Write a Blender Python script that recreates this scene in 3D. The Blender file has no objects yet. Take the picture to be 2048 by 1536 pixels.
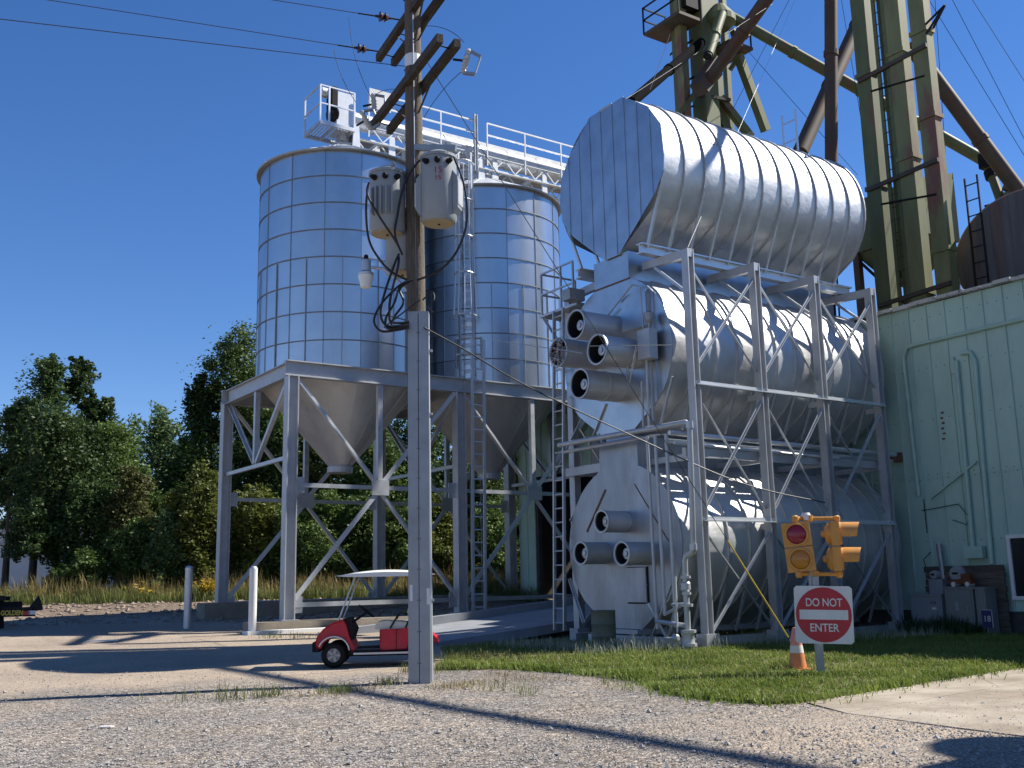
import bpy, math, random
import numpy as np
from math import sin, cos, tan, pi, radians, atan2, sqrt
from mathutils import Vector, Matrix

scene = bpy.context.scene
COL = scene.collection
rng = np.random.default_rng(7)
random.seed(7)

# ------------------------------------------------------------------ camera
# world frame: X runs along the dryer tanks, Y along their end faces, Z up; camera stands at the origin
FPX, PITCH, ROLL, YAW, EYE = 2071.0, radians(10.7), radians(-1.18), radians(34.28), 1.6
FW = np.array([sin(YAW)*cos(PITCH), cos(YAW)*cos(PITCH), sin(PITCH)])
_r0 = np.array([cos(YAW), -sin(YAW), 0.0]); _u0 = np.cross(_r0, FW)
RT = cos(ROLL)*_r0 + sin(ROLL)*_u0
UP = -sin(ROLL)*_r0 + cos(ROLL)*_u0
CAM = np.array([0, 0, EYE])
HF = np.array([sin(YAW), cos(YAW), 0.0])          # horizontal forward
HR = np.array([cos(YAW), -sin(YAW), 0.0])         # horizontal right
cd = bpy.data.cameras.new('camera'); cam = bpy.data.objects.new('camera', cd); COL.objects.link(cam)
cam.matrix_world = Matrix(((RT[0], UP[0], -FW[0], 0), (RT[1], UP[1], -FW[1], 0), (RT[2], UP[2], -FW[2], EYE), (0, 0, 0, 1)))
cd.sensor_width = 36; cd.lens = 36*FPX/2048; cd.clip_end = 3000; cd.clip_start = .05
scene.camera = cam

# ------------------------------------------------------------------ light
SUN_EL = radians(46)
SUN_AZ = atan2(.945, -.33)                        # clockwise from +Y
SUND = Vector((sin(SUN_AZ)*cos(SUN_EL), cos(SUN_AZ)*cos(SUN_EL), sin(SUN_EL)))
world = bpy.data.worlds.new('World'); scene.world = world; world.use_nodes = True
wn = world.node_tree; bg = wn.nodes['Background']
sky = wn.nodes.new('ShaderNodeTexSky'); sky.sky_type = 'NISHITA'; sky.sun_disc = False
sky.sun_elevation = SUN_EL; sky.sun_rotation = SUN_AZ; sky.altitude = 250; sky.air_density = 1.0; sky.dust_density = .0; sky.ozone_density = 3.0
hs_ = wn.nodes.new('ShaderNodeHueSaturation'); hs_.inputs['Saturation'].default_value = 1.22; wn.links.new(sky.outputs[0], hs_.inputs['Color'])
tint = wn.nodes.new('ShaderNodeMix'); tint.data_type = 'RGBA'; tint.blend_type = 'MULTIPLY'; tint.inputs['Factor'].default_value = 1; tint.inputs['B'].default_value = (.80, .815, 1, 1); wn.links.new(hs_.outputs[0], tint.inputs['A']); wn.links.new(tint.outputs['Result'], bg.inputs[0]); bg.inputs[1].default_value = .081
sl = bpy.data.lights.new('sun', 'SUN'); sl.energy = 5.0; sl.angle = radians(.53); sl.color = (1, .95, .86)
so = bpy.data.objects.new('sun', sl); COL.objects.link(so); so.rotation_euler = (-SUND).to_track_quat('-Z', 'Y').to_euler()
so.location = (30, -20, 40)
vs = scene.view_settings; vs.view_transform = 'Standard'; vs.look = 'None'; vs.gamma = 1; vs.exposure = 0.82
vs.use_curve_mapping = False

# ------------------------------------------------------------------ helpers: surveying the photograph onto real planes
def ray(x, y): return FW + RT*((x-1024)/FPX) + UP*((768-y)/FPX)
def _on(x, y, ax, v):
    d = ray(x, y); return CAM + d*((v-CAM[ax])/d[ax])
def gX(x, y, v): return _on(x, y, 0, v)
def gY(x, y, v): return _on(x, y, 1, v)
def gZ(x, y, v=0.0): return _on(x, y, 2, v)
def gD(x, y, D):
    d = ray(x, y); return CAM + d*(D/(d@HF))
def sst(a, b, t):
    t = np.clip((t-a)/(b-a), 0, 1); return t*t*(3-2*t)
def gh(x, y):
    """ground height"""
    w = x*HF[0]+y*HF[1]
    return .22*sst(20, 30, y)+.22*sst(30, 36, y)+.55*sst(35.5, 43.5, w)*sst(31, 39, y)
def gG(x, y):
    lo, hi = 4., 140.
    d = ray(x, y); d = d/np.linalg.norm(d[:2])
    for _ in range(50):
        m = (lo+hi)/2; p = CAM+d*m
        if p[2] > gh(p[0], p[1]): lo = m
        else: hi = m
    p = CAM+d*lo; p[2] = gh(p[0], p[1]); return p

# ------------------------------------------------------------------ helpers: materials
def _nodes(name):
    m = bpy.data.materials.new(name); m.use_nodes = True
    nt = m.node_tree; b = nt.nodes['Principled BSDF']
    return m, nt, b
def mat(name, col, rough=.5, metal=0, var=.12, scale=2.0, bump=0., bscale=30., spec=.5, rnd=0., col2=None, c2lo=.5, c2hi=.6, c2scale=1.5, stretch=None, rvar=0., trans=0.):
    m, nt, b = _nodes(name); N, L = nt.nodes.new, nt.links.new
    g = N('ShaderNodeNewGeometry'); src = g.outputs['Position']
    if stretch:
        mp = N('ShaderNodeMapping'); mp.inputs['Scale'].default_value = stretch; L(src, mp.inputs[0]); src = mp.outputs[0]
    n = N('ShaderNodeTexNoise'); n.inputs['Scale'].default_value = scale; n.inputs['Detail'].default_value = 6; n.inputs['Roughness'].default_value = .6
    L(src, n.inputs['Vector'])
    r = N('ShaderNodeValToRGB'); e = r.color_ramp.elements
    e[0].position = .3; e[1].position = .7
    e[0].color = (*[c*(1-var) for c in col], 1); e[1].color = (*[min(1, c*(1+var)) for c in col], 1)
    L(n.outputs['Fac'], r.inputs[0]); out = r.outputs[0]
    if col2:
        n2 = N('ShaderNodeTexNoise'); n2.inputs['Scale'].default_value = c2scale; n2.inputs['Detail'].default_value = 9; n2.inputs['Roughness'].default_value = .7
        L(src, n2.inputs['Vector'])
        mr = N('ShaderNodeMapRange'); mr.inputs['From Min'].default_value = c2lo; mr.inputs['From Max'].default_value = c2hi; L(n2.outputs['Fac'], mr.inputs[0])
        mx = N('ShaderNodeMix'); mx.data_type = 'RGBA'; L(mr.outputs[0], mx.inputs['Factor']); L(out, mx.inputs['A']); mx.inputs['B'].default_value = (*col2, 1)
        out = mx.outputs['Result']
    if rnd:
        oi = N('ShaderNodeObjectInfo'); mr = N('ShaderNodeMapRange'); mr.inputs['To Min'].default_value = 1-rnd; mr.inputs['To Max'].default_value = 1+rnd; L(oi.outputs['Random'], mr.inputs[0])
        mm = N('ShaderNodeVectorMath'); mm.operation = 'SCALE'; L(out, mm.inputs[0]); L(mr.outputs[0], mm.inputs['Scale']); out = mm.outputs[0]
    L(out, b.inputs['Base Color'])
    b.inputs['Roughness'].default_value = rough; b.inputs['Metallic'].default_value = metal; b.inputs['Specular IOR Level'].default_value = spec
    if rvar:
        mr = N('ShaderNodeMapRange'); mr.inputs['To Min'].default_value = rough-rvar; mr.inputs['To Max'].default_value = rough+rvar; L(n.outputs['Fac'], mr.inputs[0]); L(mr.outputs[0], b.inputs['Roughness'])
    if bump:
        nb = N('ShaderNodeTexNoise'); nb.inputs['Scale'].default_value = bscale; nb.inputs['Detail'].default_value = 4; L(g.outputs['Position'], nb.inputs['Vector'])
        bp = N('ShaderNodeBump'); bp.inputs['Strength'].default_value = 1.0; bp.inputs['Distance'].default_value = bump; L(nb.outputs['Fac'], bp.inputs['Height']); L(bp.outputs[0], b.inputs['Normal'])
    if trans:
        b.inputs['Transmission Weight'].default_value = trans
    return m
def leafmat(name, c1, c2, c3=None):
    m, nt, b = _nodes(name); N, L = nt.nodes.new, nt.links.new
    g = N('ShaderNodeNewGeometry')
    n = N('ShaderNodeTexNoise'); n.inputs['Scale'].default_value = .9; n.inputs['Detail'].default_value = 8; n.inputs['Roughness'].default_value = .8; L(g.outputs['Position'], n.inputs['Vector'])
    r = N('ShaderNodeValToRGB'); e = r.color_ramp.elements; e[0].position = .36; e[1].position = .64; e[0].color = (*c1, 1); e[1].color = (*c2, 1)
    if c3: k = e.new(.74); k.color = (*c3, 1)
    L(n.outputs['Fac'], r.inputs[0])
    oi = N('ShaderNodeObjectInfo'); mr = N('ShaderNodeMapRange'); mr.inputs['To Min'].default_value = .8; mr.inputs['To Max'].default_value = 1.2; L(oi.outputs['Random'], mr.inputs[0])
    mm = N('ShaderNodeVectorMath'); mm.operation = 'SCALE'; L(r.outputs[0], mm.inputs[0]); L(mr.outputs[0], mm.inputs['Scale'])
    L(mm.outputs[0], b.inputs['Base Color']); b.inputs['Roughness'].default_value = .55; b.inputs['Specular IOR Level'].default_value = .35
    tr = N('ShaderNodeBsdfTranslucent'); L(mm.outputs[0], tr.inputs[0])
    mx = N('ShaderNodeMixShader'); mx.inputs[0].default_value = .33; L(b.outputs[0], mx.inputs[1]); L(tr.outputs[0], mx.inputs[2])
    L(mx.outputs[0], nt.nodes['Material Output'].inputs[0])
    return m

M = {}
M['bin'] = mat('galvanised_bin_sheet', (.52, .55, .58), .30, .97, .06, .8, bump=.012, bscale=.9, rnd=.05, rvar=.05, col2=(.43, .46, .49), c2lo=.54, c2hi=.75, c2scale=1.0, stretch=(1, 1, .25))
M['galv'] = mat('galvanised_steel', (.50, .52, .54), .48, .75, .12, 3, rvar=.06)
M['galv_dark'] = mat('dark_zinc_and_hoop_shade', (.20, .21, .225), .55, .6, .15, 2)
M['galv_dull'] = mat('weathered_galvanised_steel', (.31, .325, .34), .5, .6, .15, 2)
M['silver'] = mat('aluminium_paint', (.60, .60, .60), .5, .68, .08, 1.2, bump=.045, bscale=1.3, rnd=.06, rvar=.07, col2=(.44, .44, .435), c2lo=.52, c2hi=.74, c2scale=1.1, stretch=(1, 1, .35))
M['plate_low'] = mat('dusty_shaded_aluminium_paint', (.33, .35, .38), .45, .75, .18, 1.4, bump=.012, bscale=1.4, col2=(.24, .24, .235), c2lo=.5, c2hi=.72, c2scale=1.2, stretch=(1, 1, .3))  # dust, plus the full shade of the lower tank end put into the colour
M['silver_plate'] = mat('aluminium_paint_on_plate', (.45, .48, .52), .34, .92, .14, 1.6, bump=.008, bscale=1.6, rnd=.03, rvar=.05)
M['silver_frame'] = mat('aluminium_painted_steel', (.45, .46, .475), .5, .5, .10, 3)
M['bright'] = mat('bright_new_zinc', (.64, .66, .68), .42, .6, .08, 3)
M['dark_in'] = mat('dark_fan_interior', (.012, .012, .014), .7)
M['black'] = mat('black_rubber', (.012, .012, .013), .7, spec=.2)
M['blackish'] = mat('black_backlit_spout', (.008, .008, .009), .95, spec=.02)  # near black stands for the back-lit side of the spout
M['rust'] = mat('rust_streak', (.16, .08, .045), .85, 0, .4, 6)
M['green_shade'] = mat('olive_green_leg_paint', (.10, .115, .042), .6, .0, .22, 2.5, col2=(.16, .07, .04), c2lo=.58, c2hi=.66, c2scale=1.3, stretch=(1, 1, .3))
M['green_rusty'] = mat('rusty_olive_leg_paint', (.17, .175, .07), .6, .0, .2, 2.5, col2=(.17, .075, .045), c2lo=.5, c2hi=.6, c2scale=.9, stretch=(1, 1, .25))
M['spout'] = mat('weathered_spout_steel', (.07, .06, .045), .7, .2, .3, 1.5, col2=(.10, .045, .03), c2lo=.45, c2hi=.65, c2scale=.7)
M['cladding'] = mat('mint_green_steel_cladding', (.40, .555, .475), .45, .0, .06, .5, rnd=.04, col2=(.29, .40, .35), c2lo=.48, c2hi=.8, c2scale=.6, stretch=(1, 1, .35), bump=.004, bscale=1.5)
M['trim'] = mat('weathered_eave_trim', (.50, .48, .44), .8, 0, .3, 5, col2=(.16, .15, .13), c2lo=.52, c2hi=.62, c2scale=5)
M['conduit'] = mat('mint_painted_conduit', (.37, .52, .44), .5, 0, .08, 3)
M['roofing'] = mat('dark_flat_roofing', (.06, .055, .05), .9, 0, .3, 2)
M['concrete'] = mat('old_concrete', (.34, .295, .235), .9, 0, .2, 1.6, bump=.006, bscale=18, col2=(.21, .165, .12), c2lo=.42, c2hi=.62, c2scale=.7)
M['footing'] = mat('cast_concrete_footing', (.24, .205, .16), .9, 0, .18, 3, bump=.006, bscale=14)
M['ramp'] = mat('grey_ramp_concrete', (.24, .25, .27), .8, 0, .15, 1.2)
M['wood'] = mat('weathered_pole_wood', (.105, .085, .066), .9, 0, .45, 5, stretch=(8, 8, .6), bump=.01, bscale=22)
M['arm'] = mat('weathered_crossarm_timber', (.052, .04, .029), .9, 0, .4, 6, bump=.006, bscale=25)
M['plank'] = mat('grey_weathered_planks', (.095, .075, .058), .9, 0, .4, 4, stretch=(1, .6, 6), rnd=.25)
M['xfmr'] = mat('pale_grey_transformer_paint', (.275, .295, .305), .45, 0, .08, 2, col2=(.22, .225, .22), c2lo=.55, c2hi=.75, c2scale=2.5)
M['xfmr_base'] = mat('tan_transformer_underside', (.42, .34, .23), .6, 0, .1, 2)
M['porcelain'] = mat('brown_porcelain', (.05, .022, .015), .25)
M['porcelain_grey'] = mat('grey_porcelain', (.42, .42, .42), .3)
M['cable'] = mat('black_cable', (.01, .01, .011), .5)
M['wire'] = mat('bare_wire', (.05, .05, .055), .5, .5)
M['strand'] = mat('bright_steel_strand', (.45, .46, .47), .4, .8)
M['red'] = mat('red_cart_body', (.46, .008, .03), .38, 0, .1, 6, col2=(.36, .05, .05), c2lo=.5, c2hi=.8, c2scale=5)
M['cream'] = mat('cream_vinyl', (.62, .58, .47), .5, 0, .05, 4)
M['white_plastic'] = mat('white_plastic', (.74, .74, .71), .4, 0, .04, 3)
M['rim'] = mat('alloy_rim', (.35, .35, .36), .4, .6)
M['white_paint'] = mat('white_paint', (.70, .70, .68), .5, 0, .06, 3)
M['sign_red'] = mat('sign_red_sheeting', (.40, .008, .022), .4, 0, .05, 2)
M['sign_white'] = mat('sign_white_sheeting', (.62, .62, .61), .5, 0, .08, 3, col2=(.5, .48, .44), c2lo=.55, c2hi=.75, c2scale=5, stretch=(1, 1, .4))
M['signal'] = mat('amber_signal_paint', (.58, .26, .045), .5, 0, .12, 6, col2=(.42, .22, .08), c2lo=.5, c2hi=.7, c2scale=7)
M['lens_red'] = mat('red_lens', (.24, .008, .025), .2, 0, .15, 40)
M['lens_amber'] = mat('amber_lens', (.42, .16, .012), .2, 0, .15, 40)
M['cone'] = mat('faded_cone_orange', (.62, .20, .075), .6, 0, .12, 5)
M['cone_pink'] = mat('bleached_cone_orange', (.66, .24, .20), .6, 0, .1, 5)
M['cone_white'] = mat('cone_collar', (.62, .60, .57), .6)
M['yellow'] = mat('yellow_guard', (.46, .33, .04), .5)
M['glass'] = mat('dark_window_glass', (.02, .022, .025), .08, 0, .1, 2)
M['bark'] = mat('bark', (.06, .048, .036), .9, 0, .3, 4, bump=.02, bscale=8)
M['cab_grey'] = mat('grey_cabinet_paint', (.23, .25, .27), .5, 0, .06, 2)
M['cab_tan'] = mat('grey_green_cabinet_paint', (.19, .205, .20), .5, 0, .06, 2)
M['meter'] = mat('meter_glass', (.30, .31, .31), .2, 0, .1, 5)
M['orange_toy'] = mat('orange_toy_paint', (.15, .04, .015), .5)
M['blue_sign'] = mat('navy_yard_sign', (.012, .014, .10), .5)
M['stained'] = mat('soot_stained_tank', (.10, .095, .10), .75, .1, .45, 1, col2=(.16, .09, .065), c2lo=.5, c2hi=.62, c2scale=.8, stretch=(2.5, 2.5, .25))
M['sunlit_rust'] = mat('sunned_rusty_tank_shell', (.30, .20, .17), .7, .1, .2, 2)  # rust made lighter and pinker to paint in the roof tank's lit side
M['drum'] = mat('dull_olive_drum', (.13, .14, .10), .6, .2, .15, 3)
M['stone'] = mat('limestone_chips', (.30, .285, .27), .9, 0, .35, 25)
M['rock'] = mat('dirt_bank_rocks', (.24, .185, .14), .9, 0, .3, 8)
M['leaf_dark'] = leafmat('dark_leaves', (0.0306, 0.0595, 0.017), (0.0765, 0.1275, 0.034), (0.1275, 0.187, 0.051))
M['leaf_mid'] = leafmat('mid_green_leaves', (.05, .09, .022), (.13, .19, .045), (.23, .28, .08))
M['leaf_olive'] = leafmat('olive_leaves', (.06, .08, .018), (.17, .19, .035), (.27, .27, .06))
M['leaf_pale'] = leafmat('pale_green_leaves', (0.064, 0.112, 0.04), (0.16, 0.24, 0.088), (0.272, 0.352, 0.16))
M['leaf_red'] = leafmat('reddish_leaves', (.05, .065, .02), (.12, .115, .035), (.18, .125, .05))
M['straw'] = leafmat('straw_grass', (.16, .13, .05), (.32, .25, .10), (.45, .36, .17))
M['weed'] = leafmat('weed_green', (.08, .11, .03), (.19, .21, .06), (.30, .27, .11))
M['lawn_blade'] = leafmat('lawn_blades', (.09, .14, .02), (.23, .29, .055), (.46, .46, .18))
M['lawn_pale'] = leafmat('seed_heads', (.30, .34, .22), (.52, .54, .44))
M['goldenrod'] = leafmat('goldenrod', (.35, .24, .02), (.5, .36, .03))

# ------------------------------------------------------------------ helpers: mesh building
class MB:
    def __init__(s): s.v = []; s.f = []
    def add(s, vs_, fs):
        o = len(s.v); s.v += [tuple(map(float, v)) for v in vs_]; s.f += [tuple(i+o for i in f) for f in fs]; return s
    def box(s, c, size, rz=0):
        x, y, z = [k/2 for k in size]; cr, sr = cos(rz), sin(rz)
        p = [(-x,-y,-z),(x,-y,-z),(x,y,-z),(-x,y,-z),(-x,-y,z),(x,-y,z),(x,y,z),(-x,y,z)]
        return s.add([(c[0]+a*cr-b*sr, c[1]+a*sr+b*cr, c[2]+d) for a, b, d in p], [(3,2,1,0),(4,5,6,7),(0,1,5,4),(1,2,6,5),(2,3,7,6),(3,0,4,7)])
    def span(s, a, b):
        return s.box([(a[i]+b[i])/2 for i in range(3)], [abs(b[i]-a[i]) for i in range(3)])
    def prof(s, p0, p1, poly, up=(0, 0, 1), caps=True):
        """sweep closed 2-D profile (side, up) from p0 to p1"""
        p0 = np.array(p0, float); p1 = np.array(p1, float); d = p1-p0; d /= np.linalg.norm(d)
        u = np.array(up, float)
        if abs(u@d) > .99: u = np.array([1., 0, 0]) if abs(d[0]) < .9 else np.array([0, 1., 0])
        sd = np.cross(d, u); sd /= np.linalg.norm(sd); u = np.cross(sd, d); n = len(poly)
        vs_ = [p0+sd*a+u*b for a, b in poly]+[p1+sd*a+u*b for a, b in poly]
        fs = [(i, (i+1) % n, n+(i+1) % n, n+i) for i in range(n)]
        if caps: fs += [tuple(range(n-1, -1, -1)), tuple(range(n, 2*n))]
        return s.add(vs_, fs)
    def beam(s, p0, p1, w, h=None, up=(0, 0, 1)):
        h = h or w; return s.prof(p0, p1, [(-w/2,-h/2),(w/2,-h/2),(w/2,h/2),(-w/2,h/2)], up)
    def ibeam(s, p0, p1, w, h, t=.03, up=(0, 0, 1)):
        a, b, c = w/2, h/2, t/2
        return s.prof(p0, p1, [(-a,-b),(a,-b),(a,-b+t),(c,-b+t),(c,b-t),(a,b-t),(a,b),(-a,b),(-a,b-t),(-c,b-t),(-c,-b+t),(-a,-b+t)], up)
    def angle(s, p0, p1, w, t=.014, up=(0, 0, 1)):
        a = w/2; return s.prof(p0, p1, [(-a,-a),(a,-a),(a,-a+t),(-a+t,-a+t),(-a+t,a),(-a,a)], up)
    def tube(s, p0, p1, r, r1=None, n=10, caps=True):
        r1 = r if r1 is None else r1
        p0 = np.array(p0, float); p1 = np.array(p1, float); d = p1-p0; d /= np.linalg.norm(d)
        u = np.array([0, 0, 1.]) if abs(d[2]) < .9 else np.array([1., 0, 0])
        a = np.cross(d, u); a /= np.linalg.norm(a); b = np.cross(a, d)
        vs_ = [p0+r*(a*cos(2*pi*i/n)+b*sin(2*pi*i/n)) for i in range(n)]+[p1+r1*(a*cos(2*pi*i/n)+b*sin(2*pi*i/n)) for i in range(n)]
        fs = [(i, (i+1) % n, n+(i+1) % n, n+i) for i in range(n)]
        if caps: fs += [tuple(range(n-1, -1, -1)), tuple(range(n, 2*n))]
        return s.add(vs_, fs)
    def pipe(s, pts, r, n=8, caps=True):
        """round tube along a polyline with mitred joints; r may be a list"""
        P = [np.array(p, float) for p in pts]; m = len(P); R = r if hasattr(r, '__len__') else [r]*m
        vs_ = []; ref = None
        for i in range(m):
            d = P[min(i+1, m-1)]-P[max(i-1, 0)]; d /= np.linalg.norm(d)
            if ref is None: ref = np.array([0, 0, 1.]) if abs(d[2]) < .9 else np.array([1., 0, 0])
            a = np.cross(d, ref); a /= np.linalg.norm(a); b = np.cross(a, d); ref = b
            vs_ += [P[i]+R[i]*(a*cos(2*pi*k/n)+b*sin(2*pi*k/n)) for k in range(n)]
        fs = [(i*n+k, i*n+(k+1) % n, (i+1)*n+(k+1) % n, (i+1)*n+k) for i in range(m-1) for k in range(n)]
        if caps: fs += [tuple(range(n-1, -1, -1)), tuple(range((m-1)*n, m*n))]
        return s.add(vs_, fs)
    def lathe(s, c, prof_, axis=(0, 0, 1), n=20, caps=True):
        """prof_: list of (radius, distance along axis)"""
        c = np.array(c, float); d = np.array(axis, float); d /= np.linalg.norm(d)
        u = np.array([0, 0, 1.]) if abs(d[2]) < .9 else np.array([1., 0, 0])
        a = np.cross(d, u); a /= np.linalg.norm(a); b = np.cross(a, d); m = len(prof_)
        vs_ = [c+d*t+r*(a*cos(2*pi*k/n)+b*sin(2*pi*k/n)) for r, t in prof_ for k in range(n)]
        fs = [(i*n+k, i*n+(k+1) % n, (i+1)*n+(k+1) % n, (i+1)*n+k) for i in range(m-1) for k in range(n)]
        if caps: fs += [tuple(range(n-1, -1, -1)), tuple(range((m-1)*n, m*n))]
        return s.add(vs_, fs)
    def plate(s, poly, o, ex, ey, ez, t):
        """polygon poly in plane (ex,ey) at o, thickness t along ez"""
        o, ex, ey, ez = [np.array(k, float) for k in (o, ex, ey, ez)]; n = len(poly)
        vs_ = [o+ex*a+ey*b for a, b in poly]+[o+ex*a+ey*b+ez*t for a, b in poly]
        return s.add(vs_, [tuple(range(n-1, -1, -1)), tuple(range(n, 2*n))]+[(i, (i+1) % n, n+(i+1) % n, n+i) for i in range(n)])
    def mesh(s, name, org=(0, 0, 0)):
        me = bpy.data.meshes.new(name); me.from_pydata([(v[0]-org[0], v[1]-org[1], v[2]-org[2]) for v in s.v], [], s.f)
        import bmesh
        bm = bmesh.new(); bm.from_mesh(me); bmesh.ops.recalc_face_normals(bm, faces=bm.faces); bm.to_mesh(me); bm.free()
        return me
ORG = {}
def link(name, me, m, parent=None, loc=None, smooth=False):
    me.materials.clear(); me.materials.append(M[m] if isinstance(m, str) else m)
    if smooth:
        me.polygons.foreach_set('use_smooth', [True]*len(me.polygons))
        if smooth != 'all': me.set_sharp_from_angle(angle=radians(38))
    o = bpy.data.objects.new(name, me); COL.objects.link(o)
    if parent is not None: o.parent = parent
    if loc is not None: o.location = loc
    return o
def tag(o, label=None, cat=None, group=None, kind=None):
    if label: o['label'] = label
    if cat: o['category'] = cat
    if group: o['group'] = group
    if kind: o['kind'] = kind
    return o
def thing(name, label, cat, loc, group=None):
    o = bpy.data.objects.new(name, None); COL.objects.link(o); o.location = [float(k) for k in loc]; o.empty_display_size = .3
    ORG[o.name] = tuple(float(k) for k in loc); return tag(o, label, cat, group)
def root_org(p):
    while p.parent is not None: p = p.parent
    return ORG[p.name]
def part(name, mb, m, parent, smooth=False, label=None):
    o = link(name, mb.mesh(name, root_org(parent)), m, parent, smooth=smooth)
    if label: o['label'] = label
    return o
def solo(name, mb, m, label, cat, loc=None, group=None, smooth=False):
    """a thing that is a single mesh, origin at loc"""
    if loc is None:
        a = np.array(mb.v); loc = [(a[:, 0].min()+a[:, 0].max())/2, (a[:, 1].min()+a[:, 1].max())/2, a[:, 2].min()]
    o = link(name, mb.mesh(name, loc), m, None, loc, smooth); ORG[o.name] = tuple(float(k) for k in loc); return tag(o, label, cat, group)
def struct(name, mb, m, smooth=False):
    o = link(name, mb.mesh(name), m, None, None, smooth); ORG[o.name] = (0, 0, 0); return tag(o, kind='structure')
def inst(name, me, m, parent, loc, rz=0, rot=None, scale=None):
    """child sharing mesh data; loc in world"""
    if not me.materials: me.materials.append(M[m])
    o = bpy.data.objects.new(name, me); COL.objects.link(o); o.parent = parent; q = root_org(parent)
    o.location = [float(loc[i])-q[i] for i in range(3)]
    o.rotation_euler = rot if rot is not None else (0, 0, rz)
    if scale: o.scale = scale
    return o
def np_mesh(name, V, k):
    """V: (n,k,3) separate polygons of k corners"""
    n = V.shape[0]; me = bpy.data.meshes.new(name)
    me.vertices.add(n*k); me.vertices.foreach_set('co', V.reshape(-1).astype(np.float32))
    me.loops.add(n*k); me.loops.foreach_set('vertex_index', np.arange(n*k, dtype=np.int32))
    me.polygons.add(n); me.polygons.foreach_set('loop_start', np.arange(0, n*k, k, dtype=np.int32)); me.polygons.foreach_set('loop_total', np.full(n, k, dtype=np.int32))
    me.update(); me.validate(); return me
def text(name, s, size, o, ex, ey, m, parent, off=.004, align='CENTER', bold=.0, sx=1.0):
    """flat lettering in plane ex,ey with origin o (world)"""
    cu = bpy.data.curves.new(name, 'FONT'); cu.body = s; cu.size = size; cu.align_x = align; cu.align_y = 'CENTER'; cu.extrude = .001; cu.offset = bold
    t = bpy.data.objects.new(name, cu); COL.objects.link(t)
    dg = bpy.context.evaluated_depsgraph_get(); me = bpy.data.meshes.new_from_object(t.evaluated_get(dg)); bpy.data.objects.remove(t)
    ez = np.cross(np.array(ex, float), np.array(ey, float)); ex = np.array(ex, float)*sx; ey = np.array(ey, float); q = root_org(parent); o = np.array(o, float)+ez*off-np.array(q)
    me.transform(Matrix(((ex[0], ey[0], ez[0], o[0]), (ex[1], ey[1], ez[1], o[1]), (ex[2], ey[2], ez[2], o[2]), (0, 0, 0, 1))))
    return link(name, me, m, parent)

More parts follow.
